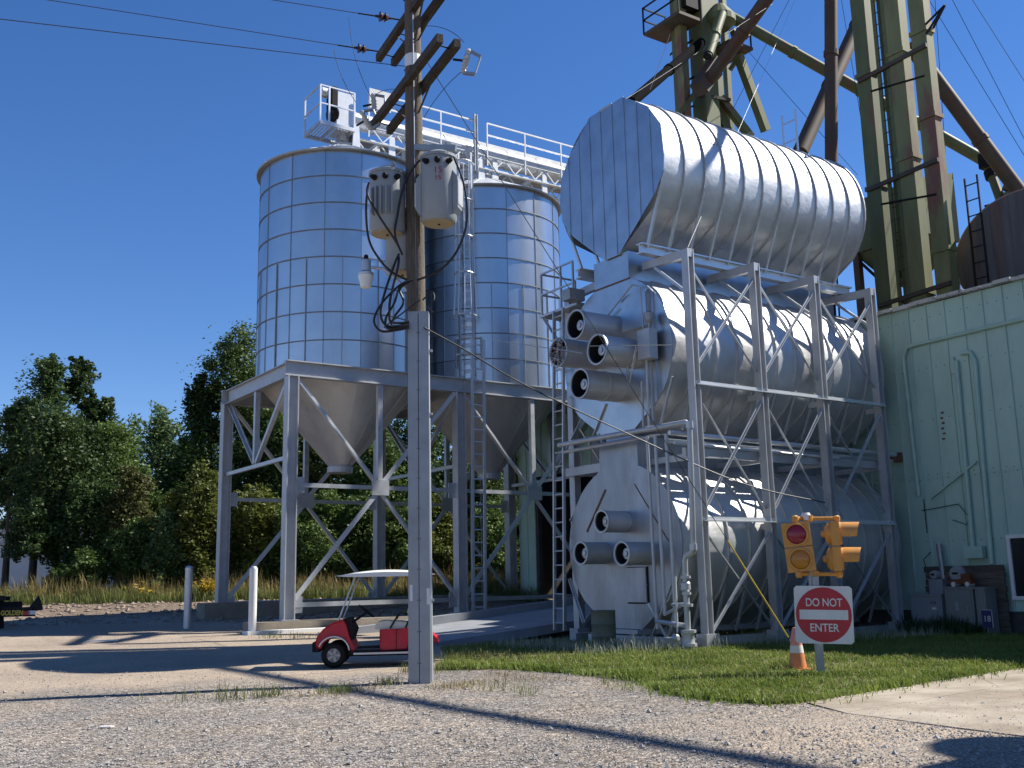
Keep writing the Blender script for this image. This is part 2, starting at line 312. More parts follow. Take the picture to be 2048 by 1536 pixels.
# ------------------------------------------------------------------ ground
def ground_material():
    m, nt, b = _nodes('gravel_yard'); N, L = nt.nodes.new, nt.links.new
    g = N('ShaderNodeNewGeometry'); P = g.outputs['Position']
    def noise(sc, det=6, ro=.6):
        n = N('ShaderNodeTexNoise'); n.inputs['Scale'].default_value = sc; n.inputs['Detail'].default_value = det; n.inputs['Roughness'].default_value = ro; L(P, n.inputs['Vector']); return n.outputs['Fac']
    def ramp(f, stops):
        r = N('ShaderNodeValToRGB'); e = r.color_ramp.elements
        while len(e) < len(stops): e.new(.5)
        for k, (p, c) in zip(e, stops): k.position = p; k.color = (*c, 1)
        L(f, r.inputs[0]); return r.outputs[0]
    def mix(f, a, c, t='MIX'):
        x = N('ShaderNodeMix'); x.data_type = 'RGBA'; x.blend_type = t
        if isinstance(f, float): x.inputs['Factor'].default_value = f
        else: L(f, x.inputs['Factor'])
        L(a, x.inputs['A']); L(c, x.inputs['B']); return x.outputs['Result']
    def mrange(f, a, c, lo=0., hi=1.):
        r = N('ShaderNodeMapRange'); r.inputs['From Min'].default_value = a; r.inputs['From Max'].default_value = c; r.inputs['To Min'].default_value = lo; r.inputs['To Max'].default_value = hi; L(f, r.inputs[0]); return r.outputs[0]
    def math_(op, a, c):
        x = N('ShaderNodeMath'); x.operation = op
        for i, k in enumerate((a, c)):
            if isinstance(k, (int, float)): x.inputs[i].default_value = k
            else: L(k, x.inputs[i])
        return x.outputs[0]
    v = N('ShaderNodeTexVoronoi'); v.inputs['Scale'].default_value = 36; L(P, v.inputs['Vector'])
    v2 = N('ShaderNodeTexVoronoi'); v2.inputs['Scale'].default_value = 60; L(P, v2.inputs['Vector'])
    sx = N('ShaderNodeSeparateColor'); L(v.outputs['Color'], sx.inputs[0])
    sx2 = N('ShaderNodeSeparateColor'); L(v2.outputs['Color'], sx2.inputs[0])
    stone = ramp(sx.outputs[0], [(0, (.05, .047, .045)), (.3, (.15, .14, .13)), (.6, (.25, .23, .205)), (.85, (.37, .34, .30)), (1, (.55, .52, .47))])
    fine = ramp(sx2.outputs[1], [(0, (.19, .15, .115)), (.5, (.36, .29, .22)), (1, (.55, .47, .38))])
    dirt = ramp(noise(3.0, 8, .7), [(.3, (.30, .24, .175)), (.7, (.46, .375, .285))])
    dirt = mix(.55, dirt, fine)
    pink = ramp(noise(.9), [(.4, (.95, .95, .97)), (.6, (1.08, 1.0, .93))])
    stone = mix(1.0, stone, pink, 'MULTIPLY')
    sp = N('ShaderNodeSeparateXYZ'); L(P, sp.inputs[0])
    # crushed stone in the foreground, hard-packed tan dirt beyond and towards the slab
    y1 = math_('ADD', sp.outputs['Y'], math_('MULTIPLY', math_('SUBTRACT', noise(.35), .5), 7.0))
    far = mrange(y1, 16.5, 19.0)
    nearR = math_('MULTIPLY', mrange(math_('ADD', sp.outputs['X'], math_('MULTIPLY', math_('SUBTRACT', noise(.6), .5), 5.0)), 6.6, 8.6), mrange(sp.outputs['Y'], 9.6, 7.6, 0, .75))
    msk = math_('MAXIMUM', far, nearR)
    msk = math_('MINIMUM', math_('ADD', math_('MULTIPLY', msk, .82), mrange(noise(1.1, 8, .7), .56, .74, 0, .5)), .93)
    col = mix(msk, stone, dirt)
    col = mix(1.0, col, ramp(noise(.22, 5, .6), [(.35, (.82, .82, .83)), (.65, (1.12, 1.1, 1.08))]), 'MULTIPLY')
    col = mix(mrange(noise(.5, 7, .7), .62, .74, 0, .45), col, ramp(noise(4), [(.3, (.12, .10, .08)), (.7, (.20, .165, .13))]))
    bank = mrange(math_('ADD', sp.outputs['Z'], math_('MULTIPLY', math_('SUBTRACT', noise(.7), .5), .3)), .42, .7)
    col = mix(bank, col, ramp(noise(5, 8, .75), [(.3, (.11, .085, .065)), (.55, (.20, .155, .12)), (.75, (.36, .29, .22))]))
    L(col, b.inputs['Base Color']); b.inputs['Roughness'].default_value = .95; b.inputs['Specular IOR Level'].default_value = .15
    h = math_('ADD', math_('ADD', math_('MULTIPLY', v.outputs['Distance'], -1.0), math_('MULTIPLY', noise(9, 6), .8)), math_('MULTIPLY', noise(1.6, 4), 2.6))
    bp = N('ShaderNodeBump'); bp.inputs['Strength'].default_value = .9; bp.inputs['Distance'].default_value = .02; L(h, bp.inputs['Height']); L(bp.outputs[0], b.inputs['Normal'])
    return m
M['ground'] = ground_material()
def grid_axis(a, n0, n1, b, fine):
    return np.concatenate([np.linspace(a, n0, 26)[:-1], np.arange(n0, n1, fine), np.linspace(n1, b, 30)])
gx = grid_axis(-600, -8, 40, 900, .4); gy = grid_axis(-120, 2, 70, 1200, .4)
GX, GY = np.meshgrid(gx, gy); rough = (np.sin(GX*1.7+GY*.9)*np.sin(GY*2.1-GX*.6)*.012 + np.sin(GX*.5)*np.cos(GY*.43)*.02)*((GX > -20) & (GX < 60) & (GY < 90))
GZ = gh(GX, GY)+rough*.6-.01
nb, na = GX.shape
me = bpy.data.meshes.new('ground')
idx = np.arange(na*nb).reshape(nb, na)
fq = np.stack([idx[:-1, :-1], idx[:-1, 1:], idx[1:, 1:], idx[1:, :-1]], -1).reshape(-1, 4)
me.from_pydata(np.stack([GX, GY, GZ], -1).reshape(-1, 3).tolist(), [], fq.tolist())
ground = link('ground', me, 'ground', smooth='all'); tag(ground, kind='structure'); ORG['ground'] = (0, 0, 0)

# loose stones lying on the gravel (too many to count)
def stones(name, n, region, smin, smax, m, seed):
    r = np.random.default_rng(seed); pts = region(r, n); n = len(pts)
    base = np.array([(1,0,0),(0,1,0),(-1,0,0),(0,-1,0),(0,0,1),(0,0,-1)], float)
    F = np.array([(0,1,4),(1,2,4),(2,3,4),(3,0,4),(1,0,5),(2,1,5),(3,2,5),(0,3,5)])
    s = (smin+(smax-smin)*r.random(n)**3)
    V = base[None]*(s[:, None, None]*(.6+.8*r.random((n, 6, 1))))*np.array([1, 1, .65])
    a = r.random(n)*6.28; c, q = np.cos(a)[:, None], np.sin(a)[:, None]
    V = np.stack([V[..., 0]*c-V[..., 1]*q, V[..., 0]*q+V[..., 1]*c, V[..., 2]], -1)
    V += pts[:, None, :]+np.array([0, 0, 0.006])
    T = V[:, F, :].reshape(-1, 3, 3)
    o = link(name, np_mesh(name, T, 3), m); tag(o, kind='stuff'); return o
def px_region(x0, x1, y0, y1):
    def f(r, n):
        out = []
        px = x0+(x1-x0)*r.random(n); py = y0+(y1-y0)*r.random(n)**1.0
        d = FW[None]+RT[None]*((px-1024)/FPX)[:, None]+UP[None]*((768-py)/FPX)[:, None]
        p = CAM+d*((0.0-EYE)/d[:, 2])[:, None]; p[:, 2] = gh(p[:, 0], p[:, 1]); return p
    return f
tag(stones('gravel_stones', 26000, px_region(-150, 2200, 1345, 1640), .006, .020, 'stone', 3), 'loose grey limestone chips scattered over the yard', 'gravel')
tag(stones('larger_stones', 900, px_region(-150, 2200, 1350, 1640), .012, .045, 'stone', 6), 'larger stones lying among the gravel', 'stones')
tag(stones('apron_pebbles', 1500, px_region(1560, 2100, 1400, 1500), .006, .02, 'stone', 4), 'loose pebbles strewn over the edge of the concrete apron', 'pebbles')
def bank_region(r, n):
    w = 35+8.5*r.random(n); s = -22+21*r.random(n); p = HF[None]*w[:, None]+HR[None]*s[:, None]; p[:, 2] = gh(p[:, 0], p[:, 1]); return p
tag(stones('bank_stones', 2200, bank_region, .02, .14, 'rock', 5), 'pale stones strewn over the dirt bank by the weeds', 'stones')

# concrete apron on the right: slabs with recessed joints
def slab(name, px, parent, top):
    P = [gZ(x, y, top) for x, y in px]; c = sum(P)/4
    P = [c+(p-c)*.996 for p in P]; n = len(P)
    mb = MB(); mb.add([(p[0], p[1], top) for p in P]+[(p[0], p[1], -.15) for p in P], [tuple(range(n)), tuple(range(2*n-1, n-1, -1))]+[(i, n+i, n+(i+1) % n, (i+1) % n) for i in range(n)])
    return part(name, mb, 'concrete', parent)
apron = struct('pavement', MB().add([(*gZ(x, y, -.02)[:2], -.02) for x, y in [(1615,1403),(2048,1334),(2500,1262),(2700,1560),(2048,1466),(1690,1425)]], [(0,1,2,3,4,5)]), 'footing')
def lerp(a, b, t): return (a[0]+(b[0]-a[0])*t, a[1]+(b[1]-a[1])*t)
A0, A1, B0, B1 = (1612,1404), (2500,1262), (1690,1425), (2500,1290)
for t0, t1 in ((0, .38), (.38, .62), (.62, 1)):
    slab('slab', [lerp(A0, A1, t0), lerp(B0, B1, t0), lerp(B0, B1, t1), lerp(A0, A1, t1)], apron, .014)
C0, C1 = (1692,1426), (2500,1530)
for t0, t1 in ((0, .5), (.5, 1)):
    slab('slab', [lerp(B0, B1, t0), lerp(C0, C1, t0+.001), lerp(C0, C1, t1), lerp(B0, B1, t1)], apron, .010)

# lawn strip between the yard and the dryer
LAWN = [gZ(x, y)[:2] for x, y in [(872,1338),(1000,1336),(1150,1346),(1280,1360),(1335,1386),(1420,1400),(1540,1409),(1612,1404),(2048,1334),(2500,1262)]]
LAWN += [np.array([24.8, LAWN[-1][1]]), np.array([24.8, 22.4]), np.array([13.0, 22.4]), np.array([11.6, 19.6])]
LA = np.array(LAWN)
def inside(P, poly):
    x, y = P[:, 0], P[:, 1]; r = np.zeros(len(P), bool); j = len(poly)-1
    for i in range(len(poly)):
        xi, yi = poly[i]; xj, yj = poly[j]
        r ^= ((yi > y) != (yj > y)) & (x < (xj-xi)*(y-yi)/(yj-yi+1e-12)+xi); j = i
    return r
M['lawn'] = mat('lawn_thatch', (.10, .115, .035), .95, 0, .4, 5, col2=(.10, .075, .045), c2lo=.5, c2hi=.65, c2scale=2.2, bump=.02, bscale=25)
lm = MB(); lm.add([(p[0], p[1], .035) for p in LAWN]+[(p[0], p[1], -.1) for p in LAWN], [tuple(range(len(LAWN)))]+[(i, (i+1) % len(LAWN), len(LAWN)+(i+1) % len(LAWN), len(LAWN)+i) for i in range(len(LAWN))])
struct('lawn', lm, 'lawn')
def blades(name, P, h, w, m, seed, lean=.5, z0=None):
    r = np.random.default_rng(seed); n = len(P); a = r.random(n)*6.283; H = h*(.45+.9*r.random(n))*(.55+.9*(.5+.5*np.sin(P[:, 0]*2.1+1.3*np.sin(P[:, 1]*1.7))*np.sin(P[:, 1]*2.6+P[:, 0]*.7))); W = w*(.6+.8*r.random(n))
    d = np.stack([np.cos(a), np.sin(a), 0*a], -1); sd = np.stack([-np.sin(a), np.cos(a), 0*a], -1)
    l = lean*r.random(n)
    b = P.copy(); mid = b+d*(H*l*.35)[:, None]+np.array([0, 0, 1])*(H*.6)[:, None]; tip = b+d*(H*l)[:, None]+np.array([0, 0, 1])*(H*(1-.35*l))[:, None]
    Wv = sd*W[:, None]
    T = np.stack([b-Wv, b+Wv, mid+Wv*.7, mid-Wv*.7], 1); U = np.stack([mid-Wv*.7, mid+Wv*.7, tip+Wv*.1, tip-Wv*.1], 1)
    return link(name, np_mesh(name, np.concatenate([T, U]), 4), m)
def scatter(poly, n, seed, z=.03):
    r = np.random.default_rng(seed); lo, hi = poly.min(0), poly.max(0); P = lo+(hi-lo)*r.random((n, 2)); P = P[inside(P, poly)]
    return np.concatenate([P, np.full((len(P), 1), z)], 1)
P = scatter(LA, 230000, 11)
keep = np.random.default_rng(2).random(len(P)) < np.where(P[:, 1] > 17.6, .22, np.where(P[:, 0]*HF[0]+P[:, 1]*HF[1] < 17.5, 1, .75))
P = P[keep]
pt_ = .5+.5*np.sin(P[:, 0]*1.3+2*np.sin(P[:, 1]*.9))*np.sin(P[:, 1]*1.9+1.1*P[:, 0]); P = P[np.random.default_rng(3).random(len(P)) < .35+.75*pt_]
tag(blades('grass', P, .085, .008, 'lawn_blade', 12, 1.0), 'short green grass of the strip before the dryer', 'grass', kind='stuff')
tag(blades('dead_grass', scatter(LA, 26000, 18)[:], .09, .006, 'straw', 19, 1.3), 'straw coloured dead blades mixed through the lawn', 'grass', kind='stuff')
# ragged edge where the lawn creeps over the gravel
E_ = []
r = np.random.default_rng(14)
for i in range(8):
    a, b = LA[i], LA[i+1]; k = int(np.linalg.norm(b-a)*260); t = r.random(k)
    E_.append(a+(b-a)*t[:, None]+r.normal(0, .10, (k, 2))*np.where(r.random((k, 1)) < .3, 2.6, 1))
E_ = np.concatenate(E_); E_ = np.concatenate([E_, np.zeros((len(E_), 1))], 1)
tag(blades('edge_grass', E_, .12, .008, 'lawn_blade', 15, 1.2), 'ragged green grass creeping over the lawn edge', 'grass', kind='stuff')
P = scatter(np.array([(13.6,17.1),(24.2,15.2),(24.4,17.6),(16.4,17.6),(15,21.6),(13.9,21.6)]), 9000, 16, .02)
tag(blades('pale_weeds', P, .26, .006, 'lawn_pale', 17, .7), 'pale seeding weeds along the foot of the dryer', 'weeds', kind='stuff')
def tufts(name, spots, m, h, seed, label):
    r = np.random.default_rng(seed); Q = []
    for x, y, k, s in spots:
        c = gG(x, y); q = np.repeat(c[None], k, 0); q[:, :2] += r.normal(0, s, (k, 2)); q[:, 2] = gh(q[:, 0], q[:, 1]); Q.append(q)
    return tag(blades(name, np.concatenate(Q), h, .0045, m, seed+1, 1.3), label, 'weeds', kind='stuff')
tufts('yard_weeds', [(545,1392,90,.16),(470,1398,60,.25),(680,1385,130,.13),(655,1388,60,.18),(775,1368,110,.12),(815,1345,60,.08),(1000,1380,45,.2),(1055,1390,40,.1),(1210,1372,26,.12),(1245,1380,26,.12),(540,1275,90,.3),(600,1276,60,.3),(430,1398,30,.3),(340,1402,20,.3),(880,1345,70,.2),(905,1325,120,.25),(935,1318,120,.3)], 'weed', .20, 21, 'sparse green weeds growing along the edge of the gravel')
tufts('dry_grass', [(620,1392,70,.3),(740,1378,90,.2),(905,1375,160,.22),(950,1368,120,.25),(1070,1360,160,.3),(1000,1352,70,.3),(500,1396,60,.3),(860,1362,40,.1)], 'straw', .07, 23, 'flattened straw coloured dead grass on the gravel')

# ------------------------------------------------------------------ hopper bins on steel legs
BY = 33.4; BR = 2.95; Z0 = 8.56; RH = .957; NP = 15; DA = 2*pi/NP
def arc_panel(r0, r1, z0, z1, seam, seg=4):
    mb = MB(); k = seg+1; an = [-DA/2+.004+(DA-.008)*i/seg for i in range(k)]
    mb.add([(r0*cos(a), r0*sin(a), z0) for a in an]+[(r1*cos(a), r1*sin(a), z1) for a in an], [(i, i+1, k+i+1, k+i) for i in range(seg)])
    a = DA/2; s = seam
    for sg in (-1, ):
        t = sg*a; w = .012/r0
        p = [((r+dr)*cos(t+dt), (r+dr)*sin(t+dt), z) for r, z in ((r0, z0), (r1, z1)) for dr, dt in ((0, -w), (s, -w), (s, w), (0, w))]
        mb.add(p, [(0,1,5,4),(1,2,6,5),(2,3,7,6)])
    return mb
def shared(name, mb, m, smooth=True):
    me = mb.mesh(name); me.materials.append(M[m])
    if smooth:
        me.polygons.foreach_set('use_smooth', [True]*len(me.polygons)); me.set_sharp_from_angle(angle=radians(30))
    return me
PANEL = shared('panel', arc_panel(BR, BR, 0, RH-.01, .016), 'bin')
ROOFP = shared('roof_panel', arc_panel(BR+.17, .45, 0, 1.3, .04), 'bright')
HOPP = shared('hopper_panel', arc_panel(BR-.03, .36, 0, -2.95, .012), 'silver')
hoop_mb = MB().lathe((0, 0, 0), [(BR+.0, -.022), (BR+.03, -.022), (BR+.03, .012), (BR+.0, .012)], n=60, caps=False)
HOOP = shared('hoop', hoop_mb, 'galv_dark')  # dark colour stands in for the shading beneath each hoop
def make_bin(cx, label, phase):
    t = thing('hopper_bin', label, 'grain bin', (cx, BY, Z0), 'hopper bins on steel legs')
    for k in range(NP):
        for j in range(8): inst('wall_panel', PANEL, 'bin', t, (cx, BY, Z0+j*RH), phase+k*DA)
        inst('roof_panel', ROOFP, 'bright', t, (cx, BY, Z0+8*RH-.02), phase+k*DA)
        inst('hopper_panel', HOPP, 'silver', t, (cx, BY, Z0-.02), phase+k*DA)
    for j in range(1, 8): inst('hoop', HOOP, 'galv_dark', t, (cx, BY, Z0+j*RH))
    st = shared('stiffener', MB().prof((BR+.01, 0, 0), (BR+.01, 0, 4*RH-.05), [(-.012, -.0), (.012, -.0), (.012, .03), (-.012, .03)], (1, 0, 0)), 'galv_dull', False)
    for k in range(NP): inst('stiffener', st, 'galv_dull', t, (cx, BY, Z0), phase+(k+.0)*DA)
    sm_ = shared('seam_strip', MB().prof((BR+.004, 0, 0), (BR+.004, 0, 8*RH-.04), [(-.010, 0), (.010, 0), (.010, .02), (-.010, .02)], (1, 0, 0)), 'galv_dark', False)
    for k in range(NP): inst('seam_strip', sm_, 'galv_dark', t, (cx, BY, Z0), phase+(k-.5)*DA)
    ew = MB().lathe((cx, BY, Z0+8*RH-.06), [(BR+.01, 0), (BR+.15, .0), (BR+.17, .05), (BR+.01, .07)], n=60, caps=False)
    part('eave', ew, 'galv_dull', t)
    part('outlet', MB().lathe((cx, BY, Z0-3.16), [(.45, 0), (.45, .2), (.38, .24), (.36, .3)], n=20), 'silver_frame', t)
    part('roof_cap', MB().lathe((cx, BY, Z0+8*RH+1.2), [(.55, 0), (.5, .14), (.3, .3)], n=20), 'galv', t)
    return t
make_bin(15.38, 'galvanised hopper bin at the far left, seen past the utility pole', .10)
make_bin(21.6, 'galvanised hopper bin with the caged ladder, beside the dryer', .02)

XS = (12.32, 18.47, 24.62); YS = (30.4, 36.45); POST = .36
def stand(name, label, x0, x1, own_left, loc):
    t = thing(name, label, 'steel stand', loc, 'bin stands')
    gz = lambda x, y: float(gh(x, y))+.3
    for x in ((x0, x1) if own_left else (x1,)):
        for y in YS:
            part('post', MB().ibeam((x, y, gz(x, y)), (x, y, Z0-.5), POST, POST, .035, up=(1, 0, 0)), 'silver_frame', t)
            part('base_plate', MB().box((x, y, gz(x, y)+.015), (.56, .56, .03)), 'galv', t)
            for zz in (4.63, .98):
                part('gusset', MB().box((x+(.32 if x < x1 else -.32), y-.02, zz), (.3, .03, .5)), 'galv', t)
    for y in YS:
        part('beam', MB().ibeam((x0+(-.22 if own_left else .19), y, Z0-.26), (x1+.18, y, Z0-.26), .28, .5, .03), 'silver_frame', t)
        xm = (x0+x1)/2
        part('hanger', MB().beam((xm, y, Z0-.52), (xm, y, 4.5), .17, .17, up=(1, 0, 0)), 'galv', t)
        part('strut', MB().beam((x0+.18, y, 4.63), (x1-.18, y, 4.63), .12, .13), 'galv', t)
        part('strut', MB().beam((x0+.18, y, .98), (x1-.18, y, .98), .12, .14), 'galv', t)
        part('gusset', MB().box((xm, y-.10, 4.63), (.62, .03, .5)), 'galv', t)
        for xa, s in ((x0, 1), (x1, -1)):
            part('brace', MB().angle((xa+s*.2, y, Z0-.55), (xm-s*.12, y, 4.82), .15, .03), 'bright', t)
            part('brace', MB().angle((xm-s*.14, y, 4.42), (xa+s*.2, y, 1.15), .15, .03), 'bright', t)
    for x in ((x0, x1) if own_left else (x1,)):
        ym = sum(YS)/2
        part('beam', MB().ibeam((x, YS[0]+.15, Z0-.263), (x, YS[1]-.15, Z0-.263), .26, .494, .03), 'silver_frame', t)
        part('hanger', MB().beam((x, ym, Z0-.52), (x, ym, 5.6), .17, .17, up=(1, 0, 0)), 'galv', t)
        part('strut', MB().beam((x, YS[0]+.18, 5.5), (x, YS[1]-.18, 5.5), .12, .12), 'galv', t)
        for ya, s in ((YS[0], 1), (YS[1], -1)):
            part('brace', MB().angle((x, ya+s*.2, Z0-.5), (x, ym-s*.08, 5.6), .13, .03), 'galv', t)
    # deck ring plate under the bin wall
    mbp = MB()
    n = 40; cx = (x0+x1)/2; a = 3.22
    out = []
    for i in range(n):
        th = 2*pi*i/n; c, s = cos(th), sin(th); q = a/max(abs(c), abs(s)); out.append((cx+c*q*.955, BY+s*q*.955))
    inn = [(cx+(BR-.1)*cos(2*pi*i/n), BY+(BR-.1)*sin(2*pi*i/n)) for i in range(n)]
    mbp.add([(x, y, Z0-.008) for x, y in out+inn]+[(x, y, Z0+.008) for x, y in out+inn],
            [(i, (i+1) % n, n+(i+1) % n, n+i) for i in range(n)]+[(2*n+i, 2*n+(i+1) % n, 3*n+(i+1) % n, 3*n+i) for i in range(n)]+[(i, (i+1) % n, 2*n+(i+1) % n, 2*n+i) for i in range(n)])
    part('deck_plate', mbp, 'galv', t)
stand('bin_stand', 'grey steel leg frame carrying the far left hopper bin', XS[0], XS[1], True, (XS[0], YS[0], .3))
stand('bin_stand', 'grey steel leg frame carrying the hopper bin with the caged ladder', XS[1], XS[2], False, (XS[2], YS[0], .3))

# footings
def footing(x0, x1, y, h, label, d=.9):
    g = float(gh((x0+x1)/2, y)); solo('concrete_footing', MB().span((x0, y-d/2, g-.3), (x1, y+d/2, g+h)), 'footing', label, 'footing', group='footings of the bin stands')
footing(11.1, 19.4, YS[0], .29, 'long tan concrete footing under the front legs, beside the white bollard')
footing(11.6, 25.2, YS[1], .29, 'dark concrete footing under the back legs of the bins')
footing(19.9, 25.2, YS[0], .29, 'concrete footing under the front right leg behind the dryer')
solo('concrete_curb', MB().span((10.7, YS[0]-1.1, .0), (17.6, YS[0]-.62, .30)), 'white_paint', 'low whitish concrete curb before the footing near the golf cart', 'curb')

# ladders
def ladder(name, label, a, b, w, side, m, step=.3, loc=None, rail=.03, nr=None):
    """a,b bottom and top of the centre line, side = unit vector across"""
    a = np.array(a, float); b = np.array(b, float); s = np.array(side, float)
    t = thing(name, label, 'ladder', loc if loc is not None else a)
    for k in (-1, 1): part('rail', MB().beam(a+s*k*w/2, b+s*k*w/2, rail, rail*1.8), m, t)
    L_ = np.linalg.norm(b-a); n = int(L_/step)
    for i in range(n):
        p = a+(b-a)*((i+.5)/n); part('rung', MB().tube(p-s*w/2, p+s*w/2, rail*.5, n=6), m, t)
    return t
ladder('ladder', 'bright metal ladder rising past the middle leg of the bin stand', (18.95, 30.02, .5), (19.05, 30.02, 9.95), .48, (1, 0, 0), 'bright', .42, rail=.055)
ladder('ladder', 'thin ladder inside the bin legs near the dark doorway', (22.6, 35.9, .75), (22.6, 35.9, 8.0), .5, (1, 0, 0), 'galv_dull', .4, rail=.05)
def caged(cx):
    th = radians(224); n = np.array([cos(th), sin(th), 0]); s = np.array([-sin(th), cos(th), 0]); c = np.array([cx, BY, 0])+n*(BR+.22)
    t = thing('caged_ladder', 'caged access ladder fixed up the side of the right hopper bin', 'ladder', (c[0], c[1], 8.6))
    for k in (-1, 1): part('rail', MB().beam(c+s*k*.24+(0, 0, 8.6), c+s*k*.24+(0, 0, 17.4), .045, .07), 'galv', t)
    for i in range(27): z = 8.75+.32*i; part('rung', MB().tube(c-s*.24+(0, 0, z), c+s*.24+(0, 0, z), .022, n=6), 'galv', t)
    for i in range(8):
        z = 8.9+i*1.15
        for k in (-1, 1): part('bracket', MB().beam(c+s*k*.26+(0, 0, z), c+s*k*.26-n*.2+(0, 0, z), .04), 'galv', t)
    hp = lambda z, f: [c+s*.38*f*cos(a)*1.0+n*(.02+.62*f*sin(a))+np.array([0, 0, z]) for a in np.linspace(0, pi, 13)]
    for z, f in ((11.0, 1.18), (12.6, 1.0), (14.0, .95), (15.4, .95), (16.9, .95)): part('hoop', MB().pipe(hp(z, f), .035, 6), 'bright', t)
    for j in (1, 3, 5, 7, 9, 11):
        part('cage_bar', MB().pipe([hp(11.0, 1.18)[j], hp(12.6, 1.0)[j], hp(14.0, .95)[j], hp(16.9, .95)[j]], .022, 6), 'bright', t)
    part('frame', MB().beam(c-s*.45-n*.15+(0, 0, 9.2), c-s*.45-n*.15+(0, 0, 10.3), .05).beam(c+s*.5-n*.15+(0, 0, 9.2), c+s*.5-n*.15+(0, 0, 10.3), .05).beam(c-s*.45-n*.15+(0, 0, 10.3), c+s*.5-n*.15+(0, 0, 10.3), .05).beam(c-s*.45-n*.15+(0, 0, 9.7), c+s*.5-n*.15+(0, 0, 9.7), .05), 'galv', t)
caged(21.6)

# ------------------------------------------------------------------ conveyor over the bins
def conveyor():
    t = thing('grain_conveyor', 'galvanised tube conveyor with truss bridge and walkway over the bins', 'conveyor', (20.5, BY, 17.7))
    zc = 18.72
    part('tube', MB().tube((15.5, BY, zc), (27.5, BY, zc-.1), .32, n=24), 'bright', t, smooth=True)
    for x in np.arange(16.6, 27, 1.5): part('tube_band', MB().tube((x, BY, zc-.008*(x-15)), (x+.07, BY, zc-.008*(x-15)), .35, n=24), 'galv', t)
    part('trough', MB().box((22.6, BY+.1, zc+.02), (8.6, .5, .74)), 'galv', t)
    ys = (BY-.62, BY+.62)
    for y in ys:
        for z in (17.78, 18.34): part('chord', MB().angle((16.2, y, z), (27.2, y, z), .1, .03), 'bright', t)
        mb = MB()
        xs = np.arange(16.2, 27.2, .5)
        for i, x in enumerate(xs[:-1]):
            a, b = (17.8, 18.32) if i % 2 else (18.32, 17.8); part('web', MB().beam((x, y, a), (xs[i+1], y, b), .045), 'bright', t)
    for x in np.arange(16.5, 27, 1.4): part('cross_member', MB().beam((x, ys[0], 17.75), (x, ys[1], 17.75), .07), 'galv', t)
    # walkway behind the tube and guard rail at its edges
    part('walkway', MB().box((21.7, BY+.95, 18.36), (11.0, .62, .04)), 'galv_dull', t)
    yr = BY-.66
    for (a, b) in ((16.1, 20.75), (21.35, 26.9)):
        for z in (19.7, 19.2, 18.55): part('rail', MB().beam((a, yr, z), (b, yr, z-.03), .055), 'bright', t)
        for x in np.arange(a, b+.1, (b-a)/3): part('rail_post', MB().beam((x, yr, 17.9), (x, yr, 19.71), .05), 'bright', t)
    part('rail_board', MB().box((16.55, yr-.03, 19.45), (.9, .03, .78)), 'white_paint', t)
    part('post', MB().ibeam((20.75, yr-.08, 17.5), (20.75, yr-.08, 19.9), .14, .14, .02, up=(1, 0, 0)), 'galv', t)
    # legs down to the bin roofs
    for x, z in ((15.62, 17.4), (17.1, 16.9), (18.3, 16.35), (19.1, 16.0), (21.1, 17.2), (21.75, 17.3), (24.2, 16.3)):
        for y in ys: part('leg', MB().plate([(-.16, 0), (.16, 0), (.10, 18.3-z), (-.10, 18.3-z)], (x, y, z), (1, 0, 0), (0, 0, 1), (0, 1, 0), .06), 'bright', t)
    # drive end platform
    x0, x1, y0, y1, zf = 14.1, 15.45, BY-.78, BY+.62, 17.95
    part('platform_frame', MB().beam((x0, y0, zf), (x1, y0, zf), .08, .14).beam((x0, y1, zf), (x1, y1, zf), .08, .14).beam((x0, y0, zf), (x0, y1, zf), .08, .13).beam((x1, y0, zf), (x1, y1, zf), .08, .13).beam((x0+.6, y0, zf-.01), (x0+.6, y1, zf-.01), .07, .1), 'galv', t)
    for i in range(11): part('grating_bar', MB().beam((x0+.1+i*.115, y0+.06, zf+.05), (x0+.12+i*.12, y1-.06, zf+.05), .05, .03), 'bright', t)
    for x, y in ((x0, y0), (x0, y1), (x1, y0), (14.45, y0)): part('rail_post', MB().beam((x, y, zf), (x, y, 19.4), .06), 'bright', t)
    for z in (18.7, 19.4):
        part('rail', MB().beam((x0, y0, z), (x0, y1, z), .05).beam((x0, y0, z), (x1, y0, z), .05), 'bright', t)
    d = part('drive_housing', MB().box((15.25, BY-.05, 18.75), (.7, .8, 1.5)), 'bright', t)
    part('guard', MB().box((14.78, BY-.3, 19.15), (.22, .5, .9)), 'black', t)
    for i in range(5): part('cooling_fin', MB().box((14.66, BY-.5+i*.1, 19.2), (.03, .03, .8)), 'black', t)
    part('motor', MB().lathe((14.3, BY-.3, 19.38), [(.1, 0), (.19, .02), (.19, .42), (.1, .5)], (1, 0, 0), 16), 'galv', t, smooth=True)
    part('gear_reducer', MB().lathe((14.6, BY-.3, 18.6), [(.16, 0), (.26, .05), (.26, .35), (.1, .4)], (1, 0, 0), 16), 'black', t, smooth=True)
    part('head_plate', MB().plate([(-.45, -1.05), (.45, -1.05), (.3, .95), (-.3, .95)], (15.62, BY, 18.75), (0, 1, 0), (0, 0, 1), (1, 0, 0), .08), 'bright', t)
    part('discharge_spout', MB().lathe((15.38, BY, 17.2), [(.25, 0), (.25, .9)], n=14), 'galv', t)
    part('discharge_spout', MB().lathe((21.6, BY, 17.2), [(.25, 0), (.25, .7)], n=14), 'galv', t)
conveyor()

